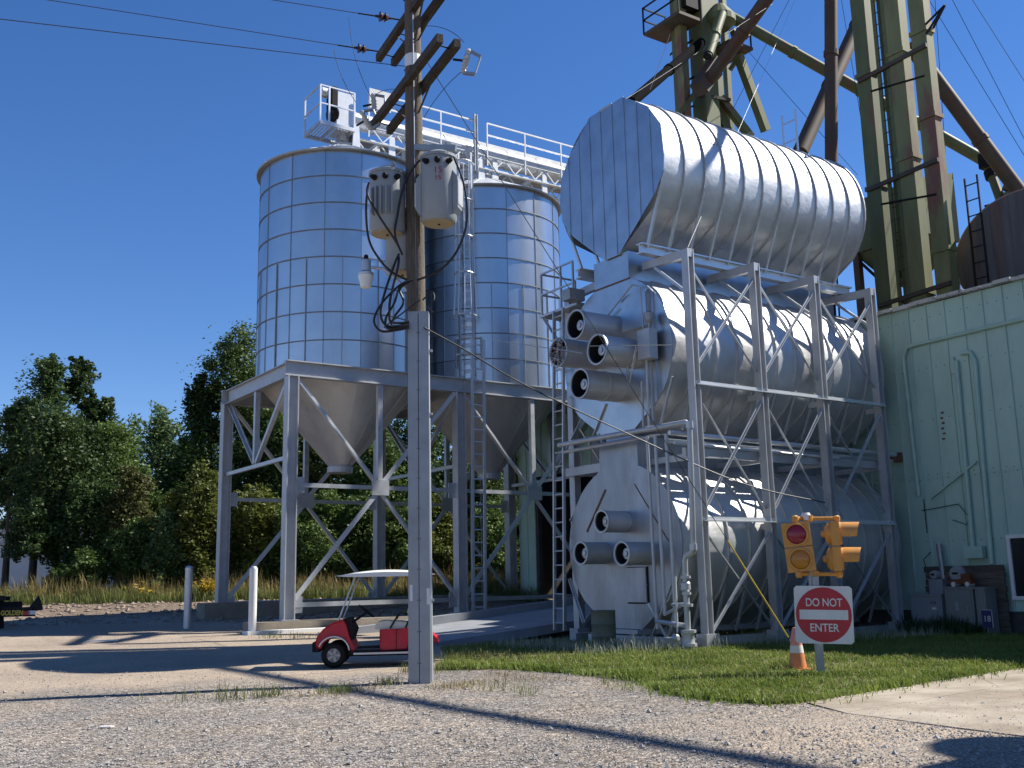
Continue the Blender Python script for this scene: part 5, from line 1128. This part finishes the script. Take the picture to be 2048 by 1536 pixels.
# ------------------------------------------------------------------ golf cart
def cart():
    O = np.array([8.58, 19.70, float(gh(8.5, 19.5))]); t = thing('golf_cart', 'red golf cart with white roof parked behind the utility pole', 'golf cart', O)
    def pr(name, poly, y0, y1, m, par=t, smooth=False): return part(name, MB().plate(poly, O+(0, y0, 0), (1, 0, 0), (0, 0, 1), (0, 1, 0), y1-y0), m, par, smooth)
    cw = [(.10,.36),(.06,.46),(.10,.60),(.22,.74),(.42,.86),(.60,.90),(.66,.80),(.72,.58),(.84,.34),(.80,.30),(.76,.30),(.70,.44),(.60,.53),(.46,.57),(.30,.53),(.22,.46),(.18,.36)]
    c = MB()
    n = len(cw)
    ring = [(-.56, .90), (-.60, 1.0), (.60, 1.0), (.56, .90)]
    V = []
    for y, s in ring: V += [O+np.array([.42+(x-.42)*(.96 if s < 1 else 1), y, .5+(z-.5)*s]) for x, z in cw]
    c.add(V, [(k*n+i, k*n+(i+1) % n, (k+1)*n+(i+1) % n, (k+1)*n+i) for k in range(3) for i in range(n)]+[tuple(range(n)), tuple(range(4*n-1, 3*n-1, -1))])
    cowl = part('front_cowl', c, 'red', t)
    part('arch_trim', MB().pipe([O+np.array([.42+.30*cos(a), -.61, .30+.29*sin(a)]) for a in np.linspace(.1, 2.75, 12)], .014, 6), 'white_plastic', cowl)
    part('headlamp', MB().box(O+(.12, -.38, .62), (.06, .16, .08)), 'white_plastic', cowl)
    pr('front_bumper', [(.0,.30),(.0,.48),(.12,.50),(.14,.30)], -.5, .5, 'black')
    rear = [(1.30,.30),(1.30,.70),(1.95,.72),(2.02,.80),(2.10,.78),(2.25,.66),(2.42,.50),(2.44,.42),(2.32,.42),(2.26,.52),(2.10,.57),(1.95,.52),(1.85,.42),(1.83,.32)]
    rb = MB(); n = len(rear); V = []
    for y, s in ((-.56, .93), (-.61, 1), (.61, 1), (.56, .93)): V += [O+np.array([1.85+(x-1.85)*(.98 if s < 1 else 1), y, .5+(z-.5)*s]) for x, z in rear]
    rb.add(V, [(k*n+i, k*n+(i+1) % n, (k+1)*n+(i+1) % n, (k+1)*n+i) for k in range(3) for i in range(n)]+[tuple(range(n)), tuple(range(4*n-1, 3*n-1, -1))])
    part('rear_body', rb, 'red', t)
    pr('floor', [(.72,.26),(.72,.32),(1.34,.33),(1.34,.26)], -.58, .58, 'black')
    pr('sill', [(.80,.24),(.80,.275),(1.9,.275),(1.9,.24)], -.605, .605, 'cone_white')
    pr('underbody', [(.2,.2),(.2,.34),(2.3,.36),(2.3,.2)], -.42, .42, 'black')
    pr('dash', [(.58,.62),(.60,.92),(.70,.93),(.82,.70),(.74,.45),(.68,.5)], -.55, .55, 'black')
    s = pr('seat', [(1.22,.70),(1.20,.78),(1.26,.84),(1.42,.86),(1.82,.82),(1.86,.74),(1.84,.70)], -.54, .54, 'cream')
    pr('piping', [(1.22,.775),(1.2,.79),(1.84,.79),(1.84,.775)], -.548, -.54, 'cone_white', s)
    b_ = pr('backrest', [(1.86,.92),(1.82,.98),(1.88,1.22),(1.96,1.26),(2.02,1.22),(1.96,.92)], -.52, .52, 'cream')
    pr('back_shell', [(1.98,.80),(1.98,.92),(2.04,1.22),(2.08,1.2),(2.04,.80)], -.5, .5, 'black', b_)
    for sy in (-1, 1):
        part('armrest', MB().pipe([O+np.array([1.50, sy*.56, .72]), O+np.array([1.66, sy*.56, .98]), O+np.array([1.72, sy*.56, 1.0]), O+np.array([1.86, sy*.56, .98]), O+np.array([1.88, sy*.56, .90]), O+np.array([1.80, sy*.56, .72])], .018, 6), 'black', t)
        part('front_strut', MB().pipe([O+np.array([.50, sy*.52, .88]), O+np.array([.58, sy*.54, 1.1]), O+np.array([.82, sy*.54, 1.72])], .017, 6), 'galv', t)
        part('rear_strut', MB().pipe([O+np.array([2.10, sy*.52, .75]), O+np.array([2.04, sy*.54, 1.25]), O+np.array([2.06, sy*.54, 1.72])], .02, 6), 'black', t)
    part('panel_seam', MB().box(O+(1.62, -.613, .5), (.012, .008, .4)), 'black', t); part('floor_mat', MB().box(O+(1.03, 0, .335), (.55, 1.0, .012)), 'galv_dark', t)
    part('steering_column', MB().tube(O+(.72, -.25, .82), O+(1.02, -.25, 1.02), .025, n=8), 'black', t)
    d = np.array([.62, 0, .78]); a1 = np.array([0, 1., 0]); b1 = np.cross(d, a1)
    wc = O+np.array([1.02, -.25, 1.05])
    sw = part('steering_wheel', MB().pipe([wc+.18*(a1*cos(q)+b1*sin(q)) for q in np.linspace(0, 2*pi, 19)], .018, 6), 'black', t)
    part('spoke', MB().tube(wc-a1*.17, wc+a1*.17, .012, n=5).tube(wc, wc+b1*.17, .012, n=5), 'black', sw)
    rf = MB(); nx, ny = 12, 8; V = []
    for top in (0, 1):
        for i in range(nx+1):
            for j in range(ny+1):
                u, v = i/nx*2-1, j/ny*2-1; z = 1.74+(.11*(1-u*u)*(.55+.45*(1-v*v)) if top else -.025*(1-abs(u)**8))
                V.append(O+np.array([1.42+u*.98, v*.60, z if top else z-.0]))
    q = (nx+1)*(ny+1)
    fs = [(k*q+i*(ny+1)+j, k*q+(i+1)*(ny+1)+j, k*q+(i+1)*(ny+1)+j+1, k*q+i*(ny+1)+j+1) for k in (0, 1) for i in range(nx) for j in range(ny)]
    edge = [i*(ny+1) for i in range(nx+1)]+[nx*(ny+1)+j for j in range(1, ny+1)]+[i*(ny+1)+ny for i in range(nx-1, -1, -1)]+[j for j in range(ny-1, 0, -1)]
    fs += [(edge[i], edge[(i+1) % len(edge)], q+edge[(i+1) % len(edge)], q+edge[i]) for i in range(len(edge))]
    part('roof', rf.add(V, fs), 'white_plastic', t, smooth=True)
    for x in (.42, 2.08):
        for sy in (-1, 1):
            c0 = O+np.array([x, sy*.50, .238]); ax = np.array([0, sy, 0])
            w_ = part('wheel', MB().lathe(c0-ax*.09, [(.12, 0), (.20, .0), (.24, .04), (.24, .15), (.20, .19), (.13, .19)], ax, 24, caps=False), 'black', t, smooth=True)
            part('rim', MB().lathe(c0+ax*.05, [(.135, .04), (.12, .0), (.05, .0), (.03, .05), (.01, .05)], ax, 20), 'galv_dark', w_)
            for k in range(5):
                a = 2*pi*k/5; part('spoke', MB().beam(c0+ax*.088, c0+ax*.088+np.array([.125*cos(a), 0, .125*sin(a)]), .045, .03, up=(0, 1, 0)), 'rim', w_)
    t.rotation_euler = (0, 0, radians(-30))
    part('tail_light', MB().box(O+(2.43, -.4, .52), (.03, .12, .08)), 'sign_red', t)
cart()

# ------------------------------------------------------------------ traffic signal, sign, cone
SB = gZ(1643, 1350, .03)
nrm_ = -(SB-CAM); nrm_[2] = 0; nrm_ /= np.linalg.norm(nrm_); nrm_ = nrm_*cos(.10)+np.array([-nrm_[1], nrm_[0], 0])*sin(.10)
SR = np.cross(np.array([0, 0, 1.]), nrm_)*1.0; SR /= np.linalg.norm(SR)      # to the right as seen from the camera
DS = float(SB@HF)
def sgn(px, py): return gD(px, py, DS)
sg = thing('road_sign', 'red and white DO NOT ENTER sign on a grey post', 'road sign', SB, None)
sc = sgn(1646, 1229)+nrm_*.10; tl = .03
eu = np.array([0, 0, 1])*cos(tl)+SR*(-sin(tl)); er = SR*cos(tl)+np.array([0, 0, 1])*sin(tl)*-1; er = SR*cos(tl)-np.array([0, 0, 1])*sin(tl); eu = np.array([0, 0, 1])*cos(tl)+SR*sin(tl)*-1
eu = np.cross(nrm_, er)
h_ = .445
rc = [(h_-.04, h_), (h_, h_-.04)]
sq = [(-h_+.04, -h_), (h_-.04, -h_), (h_, -h_+.04), (h_, h_-.04), (h_-.04, h_), (-h_+.04, h_), (-h_, h_-.04), (-h_, -h_+.04)]
bp_ = part('board', MB().plate(sq, sc, er, eu, nrm_, .006), 'sign_white', sg)
ci = [(.425*cos(a), .425*sin(a)) for a in np.linspace(0, 2*pi, 49)[:-1]]
part('disc', MB().plate(ci, sc+nrm_*.007, er, eu, nrm_, .003), 'sign_red', bp_)
part('bar', MB().plate([(-.37, -.075), (.37, -.075), (.37, .075), (-.37, .075)], sc+nrm_*.0115, er, eu, nrm_, .003), 'sign_white', bp_)
text('word_do', 'DO', .175, sc+nrm_*.012+eu*.185-er*.165, er, eu, 'sign_white', bp_, bold=.002, sx=.8); text('word_not', 'NOT', .175, sc+nrm_*.012+eu*.185+er*.135, er, eu, 'sign_white', bp_, bold=.002, sx=.8)
text('lettering', 'ENTER', .175, sc+nrm_*.012-eu*.205, er, eu, 'sign_white', bp_, bold=.002, sx=.85)
pt = sgn(1632, 1180); part('post', MB().ibeam(SB-np.array([0, 0, .2]), (pt[0], pt[1], 1.55), .10, .09, .012, up=nrm_), 'galv_dull', sg)
ts = thing('traffic_signal', 'amber two lens traffic signal pair on a pole above the sign', 'traffic signal', sgn(1640, 1345)+np.array([.05, .12, 0]))
pl0 = sgn(1641, 1345)-nrm_*.06; pl1 = sgn(1613, 1040)-nrm_*.06
part('pole', MB().tube((pl0[0], pl0[1], 0), pl1, .052, n=14), 'galv_dull', ts, smooth=True)
part('pole_cap', MB().lathe(pl1, [(.075, 0), (.08, .08), (.06, .12)], n=14), 'cone_white', ts)
TI = .09
def tdir(v): return v
def head(cpx, f, label, visor):
    f = np.array(f, float); f /= np.linalg.norm(f); c = sgn(*cpx); r_ = np.cross(np.array([0, 0, 1.]), f); u = np.array([0, 0, 1.])-HR*TI; u -= f*(u@f); u /= np.linalg.norm(u); r_ = np.cross(u, f)
    hd = None
    for k, mm in ((1, 'lens_red'), (-1, 'lens_amber')):
        cc = c+u*.20*k
        bx = [(-.22, -.193), (.22, -.193), (.22, .193), (-.22, .193)]
        mb = MB().plate(bx, cc-f*.09, r_, u, f, .13)
        V = []
        h2 = part('signal_section', mb, 'signal', ts, label=label if k == 1 else None)
        part('back_shell', MB().lathe(cc-f*.09, [(.19, 0), (.17, -.06), (.1, -.1), (.06, -.1), (.05, -.15), (.02, -.16)], f, 20), 'signal', h2, smooth=True)
        part('door_ring', MB().lathe(cc+f*.04, [(.155, 0), (.185, 0), (.18, .03), (.155, .03)], f, 28, caps=False), 'signal', h2)
        part('lens', MB().lathe(cc+f*.035, [(.158, 0), (.158, .012), (.12, .03), (.06, .042), (.01, .045)], f, 28), mm, h2, smooth=True)
        if visor:
            n = 22; V = []; 
            an = np.linspace(-radians(215)/2, radians(215)/2, n)
            for a in an:
                d = u*cos(a)+r_*sin(a); Lv = .30-.06*(abs(a)/1.9)
                V += [cc+f*.06+d*.18, cc+f*(.06+Lv)+d*.172]
            part('visor', MB().add(V+[v*1.0 for v in V], [(2*i, 2*i+2, 2*i+3, 2*i+1) for i in range(n-1)]), 'signal', h2, smooth=True)
    return c, u
f1 = nrm_*cos(.12)-SR*sin(.12)
c1_, u1_ = head((1597, 1094), f1, 'signal head facing the viewer with red over amber lens', False)
c2_, u2_ = head((1676, 1092), SR*.97+nrm_*.12, 'signal head turned right with two tunnel visors', True)
for py, s in ((1037, 1), (1148, -1)):
    a = sgn(1590+(0 if s > 0 else 8), py); b = sgn(1673+(0 if s > 0 else 6), py); m_ = sgn(1617 if s > 0 else 1630, py)-nrm_*.06
    part('bracket', MB().tube(a, m_, .032, n=10).tube(m_, b, .032, n=10).lathe(a-(0, 0, .06), [(.04, 0), (.055, .03), (.055, .09), (.03, .11)], n=10).lathe(b-(0, 0, .06), [(.04, 0), (.055, .03), (.055, .09), (.03, .11)], n=10).lathe(m_-(0, 0, .05), [(.075, 0), (.075, .1)], n=12), 'signal', ts)
cp_ = gZ(1596, 1340, .03)
cn_ = thing('traffic_cone', 'faded orange traffic cone with white collar in the grass', 'traffic cone', cp_)
part('base', MB().box(cp_+(0, 0, .015), (.34, .34, .03)), 'cone', cn_)
part('lower_body', MB().lathe(cp_, [(.15, .03), (.115, .28)], n=20), 'cone', cn_, smooth=True)
part('collar', MB().lathe(cp_, [(.117, .28), (.10, .40)], n=20), 'cone_white', cn_, smooth=True)
part('upper_body', MB().lathe(cp_, [(.098, .40), (.092, .47), (.098, .475), (.05, .68), (.04, .69)], n=20), 'cone_pink', cn_, smooth=True)

# ------------------------------------------------------------------ bollards
for px, py, top, lab in ((504, 1268, 1134, 'white pipe bollard in front of the left bin leg'), (374, 1256, 1133, 'grey white pipe bollard left of the bin stand')):
    b = gG(px, py); tz = gD(px, top, float(b@HF))[2]
    r_ = .115
    t = thing('bollard', lab, 'bollard', b, 'pipe bollards')
    part('pipe', MB().lathe(b-(0, 0, .1), [(r_, 0), (r_, tz-b[2]+.06)], n=20), 'white_paint' if px > 400 else 'galv', t, smooth=True)
    part('cap', MB().lathe((b[0], b[1], tz-.05), [(r_, 0), (r_*.8, .05), (r_*.3, .08)], n=20), 'galv', t, smooth=True)

# ------------------------------------------------------------------ trailer nose at the left edge
tb_ = gG(6, 1258); DT_ = float(tb_@HF)
tr = thing('trailer', 'black gooseneck trailer nose with yellow lettering at the left edge', 'trailer', tb_)
def tpx(x, y): return gD(x, y, DT_)
part('upright', MB().beam(tpx(-6, 1258), tpx(-6, 1192), .28, .3, up=HF), 'black', tr)
part('top_plate', MB().beam(tpx(-40, 1196), tpx(16, 1197), .3, .12), 'black', tr)
tg = part('tongue', MB().beam(tpx(-120, 1228), tpx(68, 1223), .16, .28), 'black', tr)
part('coupler', MB().plate([(0, 0), (.42, 0), (.42, .08), (.30, .4)], tpx(56, 1219)-HF*.05, HR, (0, 0, 1), HF, .1), 'black', tr)
part('jack', MB().beam(tpx(70, 1218), tpx(84, 1216), .12, .12), 'black', tr)
a = tpx(59, 1226)-HF*.095
part('reflector', MB().box(tpx(54, 1226)-HF*.09, (.28, .01, .12), -YAW), 'sign_red', tg); part('reflector', MB().box(tpx(66.5, 1225)-HF*.09, (.2, .01, .12), -YAW), 'sign_white', tg)
text('lettering', 'GOLDEN', .2, tpx(27, 1226)-HF*.1, HR, (0, 0, 1), 'yellow', tg, bold=.008, sx=.85)
for k in (0, 1): part('wheel', MB().lathe(tpx(-90-40*k, 1240), [(.25, 0), (.38, .03), (.38, .22), (.25, .25)], HF, 20), 'black', tr)
part('deck', MB().box(tpx(-150, 1215)+HF*1.0, (4, 2.2, .2), -YAW), 'black', tr)

# litter and a plank on the yard
for px, py, sz, m, lab, nm in ((213, 1456, (.16, .1, .012), 'cone_white', 'scrap of tan cardboard lying on the foreground gravel', 'cardboard_scrap'), (205, 1283, (.8, .10, .03), 'white_paint', 'long white scrap lying on the ground left of the bins', 'white_scrap')):
    p = gG(px, py); solo(nm, MB().plate([(-sz[0]/2, -sz[1]/2), (sz[0]*.4, -sz[1]/2*.8), (sz[0]/2, sz[1]*.3), (0, sz[1]/2), (-sz[0]*.45, sz[1]*.35)], p+(0, 0, .01), HR, HF, (0, 0, 1), sz[2]), m, lab, 'litter', loc=p)

# ------------------------------------------------------------------ trees and scrub behind the yard
def leaf_cloud(blobs, n, size, seed, clump=.22):
    """leaf quads in clumps spread through ellipsoids; blobs: (cx,cy,cz,rx,ry,rz)"""
    r = np.random.default_rng(seed); B = np.array(blobs, float); vol = (B[:, 3]*B[:, 4]*B[:, 5])**.8; pc = vol/vol.sum(); out = []
    for b, w in zip(B, pc):
        k = max(20, int(n*w)); nc = max(10, k//60)
        d = r.normal(size=(nc, 3)); d /= np.linalg.norm(d, axis=1)[:, None]; rad = .25+.75*r.random(nc)**.5
        cc = b[:3]+d*rad[:, None]*b[3:]
        cs = clump*(.5+1.0*r.random(nc))*np.mean(b[3:])
        i = r.integers(0, nc, k); q = np.clip(r.normal(size=(k, 3)), -1.35, 1.35)*.55
        out.append(cc[i]+q*cs[i][:, None]*np.array([1.1, 1.1, .9]))
    C_ = np.concatenate(out); n = len(C_); s = size*(.5+r.random(n))
    a = r.normal(size=(n, 3)); a[:, 2] *= .6; a /= np.linalg.norm(a, axis=1)[:, None]; b = r.normal(size=(n, 3)); b -= a*(a*b).sum(1)[:, None]; b /= np.linalg.norm(b, axis=1)[:, None]
    a *= s[:, None]; b *= (s*.55)[:, None]
    return np.stack([C_-a, C_+b*.9-a*.1, C_+a, C_-b*.9+a*.1], 1)
def tree(name, label, px, ytop, wpx, D, m, ybase=None, n=8000, size=.15, seed=0, lobes=11, group='trees and scrub behind the yard', cat='tree', clump=.38, trunk=True):
    b = gD(px, 1190, D); b[2] = float(gh(b[0], b[1])); zt = gD(px, ytop, D)[2]; hw = wpx/2*D/FPX*1.03
    zb = b[2]+.25 if ybase is None else gD(px, ybase, D)[2]
    H = zt-zb; r = np.random.default_rng(seed+100)
    blobs = [(0, 0, zb-b[2]+H*.5, hw*.62, hw*.62, H*.42)]
    for k in range(lobes):
        t = (k+.5)/lobes; a = r.random()*6.28; rr = hw*(.15+.55*sin(pi*min(1, .25+t*.72)))
        s_ = hw*(.34+.2*r.random()); blobs.append((rr*cos(a), rr*sin(a), zb-b[2]+H*(.1+.82*t), s_, s_, min(s_*1.1, H*.26)))
    blobs.append((hw*.1*r.normal(), hw*.1*r.normal(), zb-b[2]+H*.86, hw*.36, hw*.36, H*.15))
    t = thing(name, label, cat, b, group)
    cm = np_mesh('crown', leaf_cloud(blobs, n, size, seed, clump), 4)
    link('crown', cm, m, t)
    if trunk:
        tp = MB(); hh = H*.8+zb-b[2]
        tp.pipe([b+np.array([0, 0, -.2]), b+np.array([.1*r.normal(), .1*r.normal(), hh*.4]), b+np.array([.25*r.normal(), .25*r.normal(), hh])], [.07+.014*hh, .05+.009*hh, .02], 8)
        part('trunk', tp, 'bark', t)
        for k in range(5):
            z = hh*(.3+.11*k); a = r.random()*6.28; part('limb', MB().pipe([b+np.array([0, 0, z]), b+np.array([cos(a)*hw*.3, sin(a)*hw*.3, z+hw*.3]), b+np.array([cos(a)*hw*.6, sin(a)*hw*.6, z+hw*.75])], [.05, .035, .012], 5), 'bark', t)
    return t
T_ = [
 ('tree', 'tall narrow dark tree standing highest at the far left', 62, 708, 105, 50, 'leaf_dark', 1055, 8500),
 ('tree', 'slender tree with bare stem right of the tall dark one', 137, 716, 56, 52, 'leaf_dark', 812, 2600),
 ('tree', 'small dark tree top, left of the close pair', 162, 796, 44, 52, 'leaf_dark', 900, 2200),
 ('tree', 'small dark tree top, right of the close pair', 193, 792, 44, 52.5, 'leaf_dark', 900, 2200),
 ('tree', 'dark tree cut off by the left picture edge', 8, 795, 90, 51, 'leaf_dark', 1050, 5000),
 ('tree', 'broad dark green tree below the slender one at left', 110, 838, 190, 48, 'leaf_dark', 1058, 11000),
 ('tree', 'lighter green tree between dark left trees and pale sapling', 232, 838, 130, 50, 'leaf_mid', None, 9000),
 ('tree', 'pale grey green airy tree left of the big cottonwood', 308, 803, 95, 56, 'leaf_pale', None, 6000),
 ('tree', 'mid green tree at the left foot of the big cottonwood', 372, 838, 100, 52, 'leaf_mid', None, 8000),
 ('tree', 'big cottonwood rising beside the left hopper bin', 462, 655, 205, 54, 'leaf_mid', None, 17000),
 ('tree', 'dark side tree bulging left of the big cottonwood', 392, 745, 66, 53, 'leaf_dark', 900, 3600),
 ('bush', 'yellow green vine covered bush left of the bin legs', 398, 930, 92, 46.5, 'leaf_olive', None, 8000),
 ('bush', 'yellowish bush below the vine covered one', 345, 985, 90, 46.5, 'leaf_olive', None, 6000),
 ('bush', 'reddish bush in the middle of the left thicket', 252, 930, 80, 47, 'leaf_red', None, 6000),
 ('bush', 'pale leaved shrub at the foot of the left thicket', 328, 1020, 60, 45.8, 'leaf_pale', None, 3600),
 ('bush', 'dark bush at the left under the broad tree', 165, 960, 130, 47, 'leaf_dark', None, 8000),
 ('bush', 'green bush low in the left thicket', 262, 1045, 100, 46, 'leaf_mid', None, 5000),
 ('bush', 'low weedy green bush below the broad tree', 160, 1108, 80, 45.4, 'leaf_mid', None, 3000),
 ('bush', 'leafy dark branch bush before the white wall at left', 62, 1030, 90, 46.5, 'leaf_dark', 1120, 3200),
 ('tree', 'green tree behind the left cone of the bins', 560, 800, 170, 53, 'leaf_mid', None, 12000),
 ('tree', 'olive tree behind the left bin hopper', 655, 830, 150, 53, 'leaf_olive', None, 10000),
 ('tree', 'green tree behind the utility pole foot', 745, 840, 150, 52, 'leaf_mid', None, 10000),
 ('tree', 'dark tree right of the utility pole', 838, 862, 120, 53, 'leaf_dark', None, 9000),
 ('tree', 'pale tree seen between the bin hoppers', 905, 900, 90, 52, 'leaf_pale', None, 6000),
 ('tree', 'green tree behind the right bin hopper', 975, 925, 120, 52, 'leaf_mid', None, 8000),
 ('tree', 'sunny olive tree beside the green building end', 1046, 878, 90, 56, 'leaf_olive', None, 7000),
 ('bush', 'sunlit bush right of the left bin leg', 510, 985, 130, 47.5, 'leaf_olive', None, 8000),
 ('bush', 'green bush behind the front left bin leg', 625, 990, 150, 47.5, 'leaf_mid', None, 9000),
 ('bush', 'green bush behind the golf cart roof', 718, 1000, 130, 47.5, 'leaf_mid', None, 8000),
 ('bush', 'green bush behind the pole riser', 800, 1010, 120, 47.5, 'leaf_mid', None, 7000),
 ('bush', 'olive bush between pole and bright ladder', 885, 1000, 130, 48, 'leaf_olive', None, 8000),
 ('bush', 'green bush behind the bright ladder', 975, 1015, 120, 48, 'leaf_mid', None, 7000),
 ('bush', 'dark bush beside the dark doorway', 1050, 1030, 100, 49, 'leaf_dark', None, 6000),
]
for i, (nm, lab, px, yt, w_, D, m, yb, n) in enumerate(T_):
    tree(nm, lab, px, yt, w_*1.12, D, m, yb, int(n*2.7), .085 if nm == 'tree' else .075, 40+i, cat=nm, trunk=(nm == 'tree' or i == 13))
def band(n, x0, x1, d0, d1, seed):
    r = np.random.default_rng(seed); D = d0+(d1-d0)*r.random(n); px = x0+(x1-x0)*r.random(n)
    p = HF[None]*D[:, None]+HR[None]*((px-1024)/FPX*D*1.02)[:, None]; p[:, 2] = gh(p[:, 0], p[:, 1]); return p
tag(blades('tall_grass', band(15000, -80, 1070, 43.6, 47.5, 51), .85, .012, 'straw', 52, .5), 'tall straw coloured grass along the foot of the thicket', 'tall grass', kind='stuff')
tag(blades('green_weeds', band(15000, -80, 1070, 42.8, 46.5, 53), .5, .014, 'weed', 54, .6), 'green weeds along the top of the dirt bank', 'weeds', kind='stuff')
r = np.random.default_rng(61)
def golden(px, py, D, n, s, lab):
    c = gD(px, py, D); g = float(gh(c[0], c[1])); t = thing('goldenrod', lab, 'plant', (c[0], c[1], g), 'goldenrod clumps')
    q = r.normal(size=(n, 3))*np.array([s, s, s*.6])+np.array([0, 0, c[2]-g])
    V = q[:, None, :]+r.normal(size=(n, 4, 3))*.05
    link('blossom', np_mesh('blossom', V, 4), 'goldenrod', t)
    st = MB()
    for k in range(8): a = q[k]*.7; st.tube((a[0]*.4, a[1]*.4, 0), (a[0], a[1], a[2]+.1), .012, n=4)
    st.v = [(v[0]+c[0], v[1]+c[1], v[2]+g) for v in st.v]
    part('stems', st, 'weed', t)
golden(415, 1172, 43.6, 260, .22, 'bright goldenrod clump beside the left bin leg'); golden(290, 1178, 44, 60, .3, 'faint goldenrod patch left of the grey bollard'); golden(905, 1165, 44, 140, .35, 'goldenrod patch seen between the bin legs'); golden(985, 1172, 44, 90, .3, 'goldenrod patch behind the ladder')
# white shed glimpsed through the trees
wb = thing('white_shed', 'long white metal shed glimpsed through the left trees', 'building', gD(200, 1190, 62))
c = gD(330, 1190, 62)
wl = part('wall', MB().box((c[0], c[1], 3.0), (34, 7, 4.6), -YAW), 'white_paint', wb)
part('roof', MB().box((c[0], c[1], 5.42), (34.6, 7.6, .2), -YAW), 'galv_dull', wb)
part('band', MB().box((c[0]-HF[0]*3.52, c[1]-HF[1]*3.52, 4.2), (34, .06, .12), -YAW), 'galv_dull', wb)

# the wood farther back, one mass of leaves
r = np.random.default_rng(77); bl = []
for px in range(-120, 1120, 26):
    top = 862+45*sin(px*.021)+30*sin(px*.057+1)+r.random()*25; D = 57+3*r.random(); low = 1050 if px < 440 else 1190
    if px > 440: top -= 45
    for y_ in np.arange(top+28, low, 46): c = gD(px+r.random()*16-8, y_, D); bl.append((c[0], c[1], c[2], 1.0, 1.0, .95))
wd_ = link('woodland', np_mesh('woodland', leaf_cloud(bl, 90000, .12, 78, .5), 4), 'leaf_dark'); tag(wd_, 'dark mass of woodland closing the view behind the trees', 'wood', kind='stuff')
